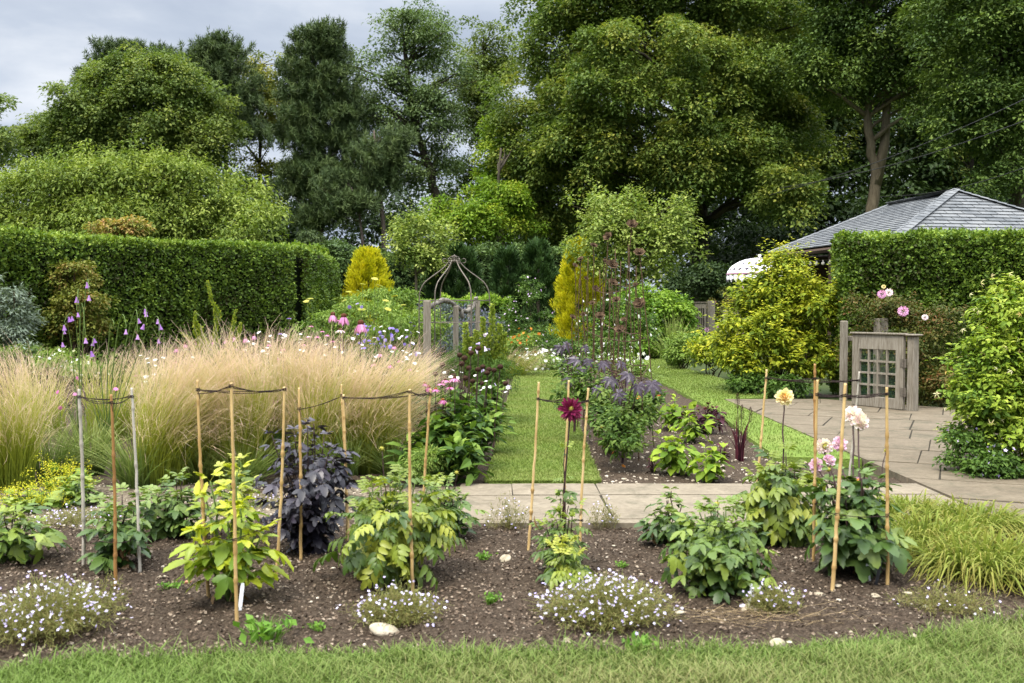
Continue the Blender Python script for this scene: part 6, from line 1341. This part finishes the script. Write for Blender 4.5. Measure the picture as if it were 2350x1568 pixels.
def twine(lab, keys, hs, sag=-.012, closed=True, r=.0024, turns=2, dense=7):
    """twine round the canes at height hs (share of each cane), two lines and a knot at every cane"""
    pts = [CANES[k][0] * (1 - h_) + CANES[k][1] * h_ for k, h_ in zip(keys, hs)]; o = pts[0].copy(); mb = MB(); n = len(pts)
    for tn in range(turns):
        Q = np.concatenate([curve_pts(pts[i] + np.array([0, -.010, .006 * tn + R.normal() * .006]), pts[(i + 1) % n] + np.array([0, -.010, .006 * tn + R.normal() * .006]), dense, sag * (1 + tn))[:-1] for i in range(n if closed else n - 1)] + [pts[0 if closed else -1][None] + np.array([0, -.01, .004 * tn])])
        mb.tubes(Q - o, r, 5, .5)
    for p in pts:
        a = np.linspace(0, 4 * PI, 20); mb.tubes(p - o + np.stack([.0115 * np.cos(a), .0115 * np.sin(a), np.linspace(-.008, .010, 20)], 1), r, 4, .5)
    p = pts[0] - o; mb.tubes(np.array([p + (0, -.012, 0), p + (.012, -.018, -.02), p + (.016, -.016, -.05)]), r * .8, 4, .5)
    return tag(mb.build('garden_twine', M_TWINE, None, True, o), lab, 'twine', 'dark twine tied round the canes')
twine('dark twine round the tops of the first trio of canes', ('a2', 'a1', 'a3'), (.955, .955, .95))
twine('dark twine round the tops of the lime dahlia canes', ('b1', 'b2', 'b3'), (.955, .985, .985))
twine('dark twine between the tops of the two black dahlia canes', ('c1', 'c2'), (.875, .925), turns=1)
twine('dark twine round the tops of the large bushy dahlia canes', ('d1', 'd2', 'd3'), (.975, .985, .965))
twine('dark twine round the tops of the maroon dahlia canes', ('e1', 'e2', 'e3'), (.90, .885, .92))
twine('dark twine round the tops of the apricot dahlia canes', ('f1', 'f2', 'f3'), (.945, .915, .945))
twine('dark twine round the tops of the pink pompon dahlia canes', ('g1', 'g2', 'g3'), (.92, .94, .965))
twine('dark twine low down round the first trio of canes', ('a1', 'a2', 'a3'), (.18, .235, .2), turns=1)
twine('dark twine low down through the lime dahlia', ('b1', 'b2', 'b3'), (.33, .35, .31), turns=1)
twine('dark twine low down round the maroon dahlia', ('e1', 'e2', 'e3'), (.17, .16, .18), turns=1)
twine('dark twine low down across the pink pompon dahlia', ('g1', 'g2', 'g3'), (.33, .36, .36), turns=1)
twine('dark twine low down across the large bushy dahlia', ('d1', 'd2', 'd3'), (.3, .32, .3), turns=1)

# ---- small flowering clumps
M_THREAD = strand_mat('wiry_stem', [(0, (.07, .065, .02)), (.5, (.14, .165, .035)), (1, (.24, .26, .07))], [(0, (.14, .10, .04)), (.6, (.24, .20, .07)), (1, (.22, .24, .07))], .25)
M_STARW = leaf_mat('pale_star_petal', [(.46, .39, .74), (.60, .54, .82), (.74, .71, .86)], .3, mottle=.1)
def starclump(lab, px, py, hw, topy, nst, nfl, size=.016, depth=.7, lean=(0, 0)):
    b = gp(px, py); k = b[1] / F; w_ = hw * k; h = H + (YH - topy) / F * b[1]
    t = thing('starry_plant', lab, 'flowers', b, 0, 'small clumps of starry pale flowers')
    n = nst; a = R.random(n) * 2 * PI; q = R.random(n) ** .6 * R.uniform(.75, 1.3, n); e = np.stack([np.cos(a) * q * w_ + lean[0], np.sin(a) * q * w_ * depth + lean[1], np.maximum(.03, h * (1 - .5 * q) * R.uniform(.3, 1.15, n))], 1)
    s = np.stack([e[:, 0] * .55 + R.normal(size=n) * w_ * .12, e[:, 1] * .55, np.full(n, -.01)], 1)
    u = np.linspace(0, 1, 6); P = s[:, None, :] + (e - s)[:, None, :] * u[None, :, None]; P[:, :, 2] += (np.sin(u * PI) * h * .12)[None]; P += R.normal(size=P.shape) * .008
    mb = MB(); mb.ribbons(P, .0021, None)
    kk = n * 5; i = R.integers(0, n, kk); j = R.integers(1, 5, kk); mb.leaves(P[i, j], R.normal(size=(kk, 3)) + np.array([0, 0, .6]), R.normal(size=(kk, 3)), R.uniform(.012, .03, kk), TL, 1.0); mb.build('foliage', M_THREAD, t)
    f = R.choice(n, nfl, replace=nfl > n); mb = MB(); c = P[f, -1] + R.normal(size=(nfl, 3)) * .012; N = unit(np.array([0, -.45, .9]) + R.normal(size=(nfl, 3)) * .4)
    mb.leaves(c, unit(np.cross(N, R.normal(size=(nfl, 3)))), N, size * R.uniform(.75, 1.2, nfl), STAR); mb.build('blossom', M_STARW, t)
    return t
starclump('broad mound of starry lilac white flowers at the picture edge beside the lawn', 105, 1450, 160, 1330, 1300, 300, .0185, 1.05)
starclump('sparse starry flowers in front of the large bushy dahlia', 915, 1425, 110, 1345, 620, 110, .018, .9)
starclump('dense mound of starry lilac white flowers before the maroon dahlia', 1390, 1425, 165, 1320, 1350, 330, .0185, .85)
starclump('small starry clump beside the round bushy dahlia', 1775, 1405, 75, 1335, 300, 60, .018)
starclump('thin scatter of starry flowers on the soil by the yellow grass', 2170, 1400, 130, 1345, 260, 26, .015)
starclump('wispy starry stems rising in front of the stone path near the bushy dahlia', 1165, 1216, 60, 1130, 130, 34, .015)
starclump('wispy starry stems against the stone path near the small dark dahlia', 1385, 1212, 42, 1135, 90, 22, .015)
starclump('carpet of tiny starry flowers on the gritty path behind the first trio', 180, 1205, 130, 1165, 420, 150, .016)
starclump('tiny starry flowers on the grit beside the black leaved dahlia', 610, 1165, 80, 1135, 160, 40, .016)
starclump('stray starry stems lying in front of the first trio of canes', 250, 1400, 50, 1300, 60, 9, .017)
# dry straw on the soil
mb = MB(); n = 95; a0 = gp(1740, 1430)
b = np.stack([a0[0] + R.normal(size=n) * .22, a0[1] + R.normal(size=n) * .07, R.uniform(.01, .05, n)], 1); an = R.normal(size=n) * .5 + .25 * PI * (R.random(n) < .3) + np.where(R.random(n) < .5, 0, PI)
L = R.uniform(.08, .3, n)[:, None]; u = np.linspace(0, 1, 4); P = b[:, None, :] + (np.stack([np.cos(an), np.sin(an) * .5, R.uniform(-.05, .22, n)], 1) * L)[:, None, :] * u[None, :, None] + R.normal(size=(n, 4, 3)) * .006; P[:, :, 2] = np.maximum(P[:, :, 2], .012)
M_STRAW = strand_mat('straw', [(0, (.22, .15, .07)), (1, (.42, .31, .16))], [(0, (.30, .22, .12)), (1, (.34, .25, .13))], .2)
mb.ribbons(P, .0026, None); stuff(mb.build('dry_straw', M_STRAW), 'dry straw coloured stems lying on the soil at the lawn edge', 'straw')
# lady's mantle
M_LADY = leaf_mat('mantle_blossom', [(.34, .36, .02), (.52, .50, .03), (.62, .56, .06)], .3, mottle=.15)
ROUND = (np.stack([.5 * np.sin(np.arange(9) * 2 * PI / 9), .5 - .5 * np.cos(np.arange(9) * 2 * PI / 9), .06 * np.cos(np.arange(9) * 4 * PI / 9)], 1), [np.arange(9)[None]])
for lab, px, py, hw, topy in (('frothy yellow lady mantle spilling on the grit at the picture edge', 60, 1175, 90, 1110), ('taller frothy lady mantle in front of the feather grass', 150, 1150, 46, 1055)):
    b = gp(px, py); k = b[1] / F; t = thing('lady_mantle', lab, 'plant', b); h = H + (YH - topy) / F * b[1]
    n = 90; P = np.stack([R.normal(size=n) * hw * k * .55, R.normal(size=n) * .15 + .08, R.uniform(.03, h * .6, n)], 1); mb = MB(); mb.leaves(P, R.normal(size=(n, 3)) * np.array([1, 1, .3]), R.normal(size=(n, 3)) * .3 + np.array([0, -.2, 1.0]), R.uniform(.06, .11, n), ROUND); mb.build('foliage', L_WEED, t)
    n = 34; e = np.stack([R.normal(size=n) * hw * k * .55, R.normal(size=n) * .12 - .04, R.uniform(h * .3, h, n)], 1); mb = MB(); mb.tubes(np.array([curve_pts(q * np.array([.5, .5, 0]), q, 5, .02) for q in e]), .002, 3, .5); mb.build('stem', STEM_GR, t)
    m_ = n * 46; i = R.integers(0, n, m_); c = e[i] + R.normal(size=(m_, 3)) * .028; mb = MB(); mb.leaves(c, R.normal(size=(m_, 3)), R.normal(size=(m_, 3)) + np.array([0, -.4, .8]), .011, STAR); mb.build('blossom', M_LADY, t)
    n = 0
leafy('small_perennial', 'round leaved green plant between the taller lady mantle and the grey cane', 'plant', 185, 1165, 1095, 50, 6, L_DGRN, PINN3, .16, STEM_GR, 4, 1.2, .3, start=.5)
shrub('fernleaf_plant', 'feathery green foliage between the black dahlia and the coneflower clump', [ell(985, 1060, 40, 34, 8.9), ell(950, 1080, 30, 26, 8.8)], L_WEED, 90, 50, .09, .045, cat='plant', wr=.25, stems=10, sr=.003)
# hakone grass
L_HAK = strand_mat('hakone_blade', [(0, (.045, .08, .014)), (.4, (.13, .19, .022)), (1, (.28, .32, .05))], [(0, (.05, .08, .014)), (.5, (.20, .24, .028)), (1, (.30, .22, .06))], .35)
for lab, px, py, ty, n, sp in (('golden green arching grass mound closest to the pink pompon dahlia', 2130, 1262, 1120, 900, .42), ('golden green arching grass mound spilling over the bed corner', 2240, 1315, 1165, 1000, .42), ('golden green arching grass mound at the picture edge', 2340, 1320, 1190, 800, .4), ('golden green arching grass mound along the patio flags', 2230, 1215, 1110, 900, .45), ('golden green arching grass behind the pink pompon dahlia', 2080, 1190, 1098, 600, .35)):
    c = gp(px, py); h = H + (YH - ty) / F * c[1]; t = thing('hakone_grass', lab, 'ornamental grass', c, 0, 'golden hakone grass mounds')
    mb = MB(); P = arcs(n, .26, h * 1.12, sp, (0, -.03), 8, 1.25, (.5, 1.05)); P[:, :, 2] -= (np.linspace(0, 1, 8) ** 3)[None] * h * R.uniform(.3, 1.0, (n, 1)); P[:, :, 2] = np.maximum(P[:, :, 2], .012)
    mb.ribbons(P, np.array([.7, 1, 1.15, 1.1, 1, .8, .5, .08]) * .0105, None); mb.build('blades', L_HAK, t)
# weeds
for i, (px, py, s, lab) in enumerate(((1110, 1282, .055, 'bright green weed tuft between the bushy and maroon dahlias'), (1128, 1378, .055, 'bright green weed tuft on the bare soil near the lawn'), (392, 1352, .06, 'green weed tuft beside the lime dahlia'), (1427, 1300, .04, 'little green weed between the maroon and the small dark dahlia'), (730, 1445, .05, 'yellowish weed seedling at the lawn edge below the lime dahlia'), (1470, 1492, .09, 'pale green weed rosette on the lawn edge under the starry mound'), (610, 1470, .14, 'straggling grassy weed leaning over the lawn edge'), (2115, 1318, .05, 'tiny weed by the black plant label'))):
    c = gp(px, py); t = thing('weed_tuft', lab, 'weed', c); n = 60; mb = MB(); P = arcs(n, s * .5, s * 1.1, s * .8, (0, 0)); mb.ribbons(P, np.array([1, 1.1, 1, .9, .8, .6, .4, .1]) * .0055, None, None); q = R.normal(size=(40, 3)) * np.array([s, s, s * .2]) * .5 + np.array([0, 0, s * .35]); mb.build('blades', L_SEEDL, t)
    mb = MB(); mb.leaves(q, R.normal(size=(40, 3)) + np.array([0, 0, .3]), R.normal(size=(40, 3)) * .4 + np.array([0, 0, 1.0]), s * .45, T4); mb.build('foliage', L_SEEDL, t)
# stones
M_FLINT = solid_mat('flint', (.18, .15, .10), (.32, .275, .20), 18, .85, .2, .7, .01, c3=(.42, .37, .29))
for i, (px, py, r, fl, lab) in enumerate(((885, 1452, .062, .6, 'largest cream flint at the lawn edge under the sparse starry flowers'), (1114, 1470, .034, .6, 'cream flint on the lawn edge beside the largest one'), (1782, 1478, .036, .9, 'upright cream flint on the lawn edge below the straw'), (1160, 1283, .03, .45, 'flat cream flint beside the weed tuft near the maroon dahlia'), (1880, 1365, .03, .4, 'flat white flint in front of the thick pale cane'), (1470, 1116, .045, .5, 'pale stone on the soil right at the stone path corner'.replace(' right', '')), (1432, 1100, .026, .6, 'small pale stone beyond the stone path near the amaranth'), (1540, 1116, .03, .5, 'brownish stone at the far edge of the stone path'), (2085, 1362, .026, .4, 'thin flint beside the crooked cane'), (1735, 1400, .03, .7, 'buff stone under the round bushy dahlia'), (1712, 1395, .026, .7, 'smaller buff stone under the round bushy dahlia'), (372, 1324, .022, .6, 'pale flint between the first trio and the lime dahlia'), (430, 1336, .018, .6, 'reddish crock of brick beside the lime dahlia'), (1195, 1355, .045, .55, 'dark clod of earth on the bare soil'), (1560, 1408, .03, .5, 'white stone at the edge of the starry mound'), (1300, 1470, .024, .6, 'small flint hidden by the starry mound at the lawn'), (2010, 1368, .026, .45, 'cream flint before the black plant label'), (1925, 1345, .02, .5, 'small flint at the foot of the thick pale cane'), (1125, 1235, .028, .6, 'tan pebble at the front edge of the stone path'), (2100, 1460, .022, .5, 'grey flint on the soil near the lawn curve'))):
    c = gp(px, py); mb = MB(); mb.blob((0, 0, r * fl * .12), r, 3, .30, R.random(), 0, 70 + i, fl * .8)
    o = mb.build('flint_stone', M_SOIL if 'clod' in lab else M_FLINT, None, False, c) if 'crock' not in lab else mb.build('flint_stone', solid_mat('terracotta', (.3, .12, .07), (.42, .2, .12), 20), None, False, c)
    o.rotation_euler = (R.normal() * .2, R.normal() * .2, R.random() * 6); o.scale = (1.15, .85, 1); tag(o, lab, 'stone', 'loose stones in the dug bed')
# plant labels
M_TAGW = solid_mat('white_plastic', (.62, .64, .66), (.74, .76, .78), 30, .35, .4, .05)
M_TAGB = solid_mat('black_plastic', (.012, .012, .014), (.03, .03, .034), 30, .4, .4, .05)
for px, py, h, w_, m, lab, ry in ((549, 1412, .165, .02, M_TAGW, 'white plant tag stuck in the soil beside the tallest lime dahlia cane', .1), (1996, 1338, .11, .017, M_TAGW, 'white plant tag at the foot of the pink pompon dahlia', -.12), (2010, 1345, .19, .02, M_TAGB, 'black plant tag leaning by the crooked cane', .22), (918, 1340, .13, .02, M_TAGB, 'black plant tag under the large bushy dahlia', .1), (1720, 1392, .12, .012, M_TAGW, 'slim pale plant tag beside the round bushy dahlia', .1)):
    c = gp(px, py); mb = MB(); pr = [(-.5, 0), (.5, 0), (.5, .9), (.36, 1), (-.36, 1), (-.5, .9)]
    V = [(x * w_, -.001, z * h) for x, z in pr] + [(x * w_, .001, z * h) for x, z in pr]; V = np.array(V); V[:, 0] += V[:, 2] * ry; V[:, 1] += V[:, 2] * .08
    mb.add(V, [np.arange(6)[None], np.arange(6, 12)[::-1][None], np.array([[i, 6 + i, 6 + (i + 1) % 6, (i + 1) % 6] for i in range(6)])]); tag(mb.build('plant_tag', m, None, False, c), lab, 'plant tag')
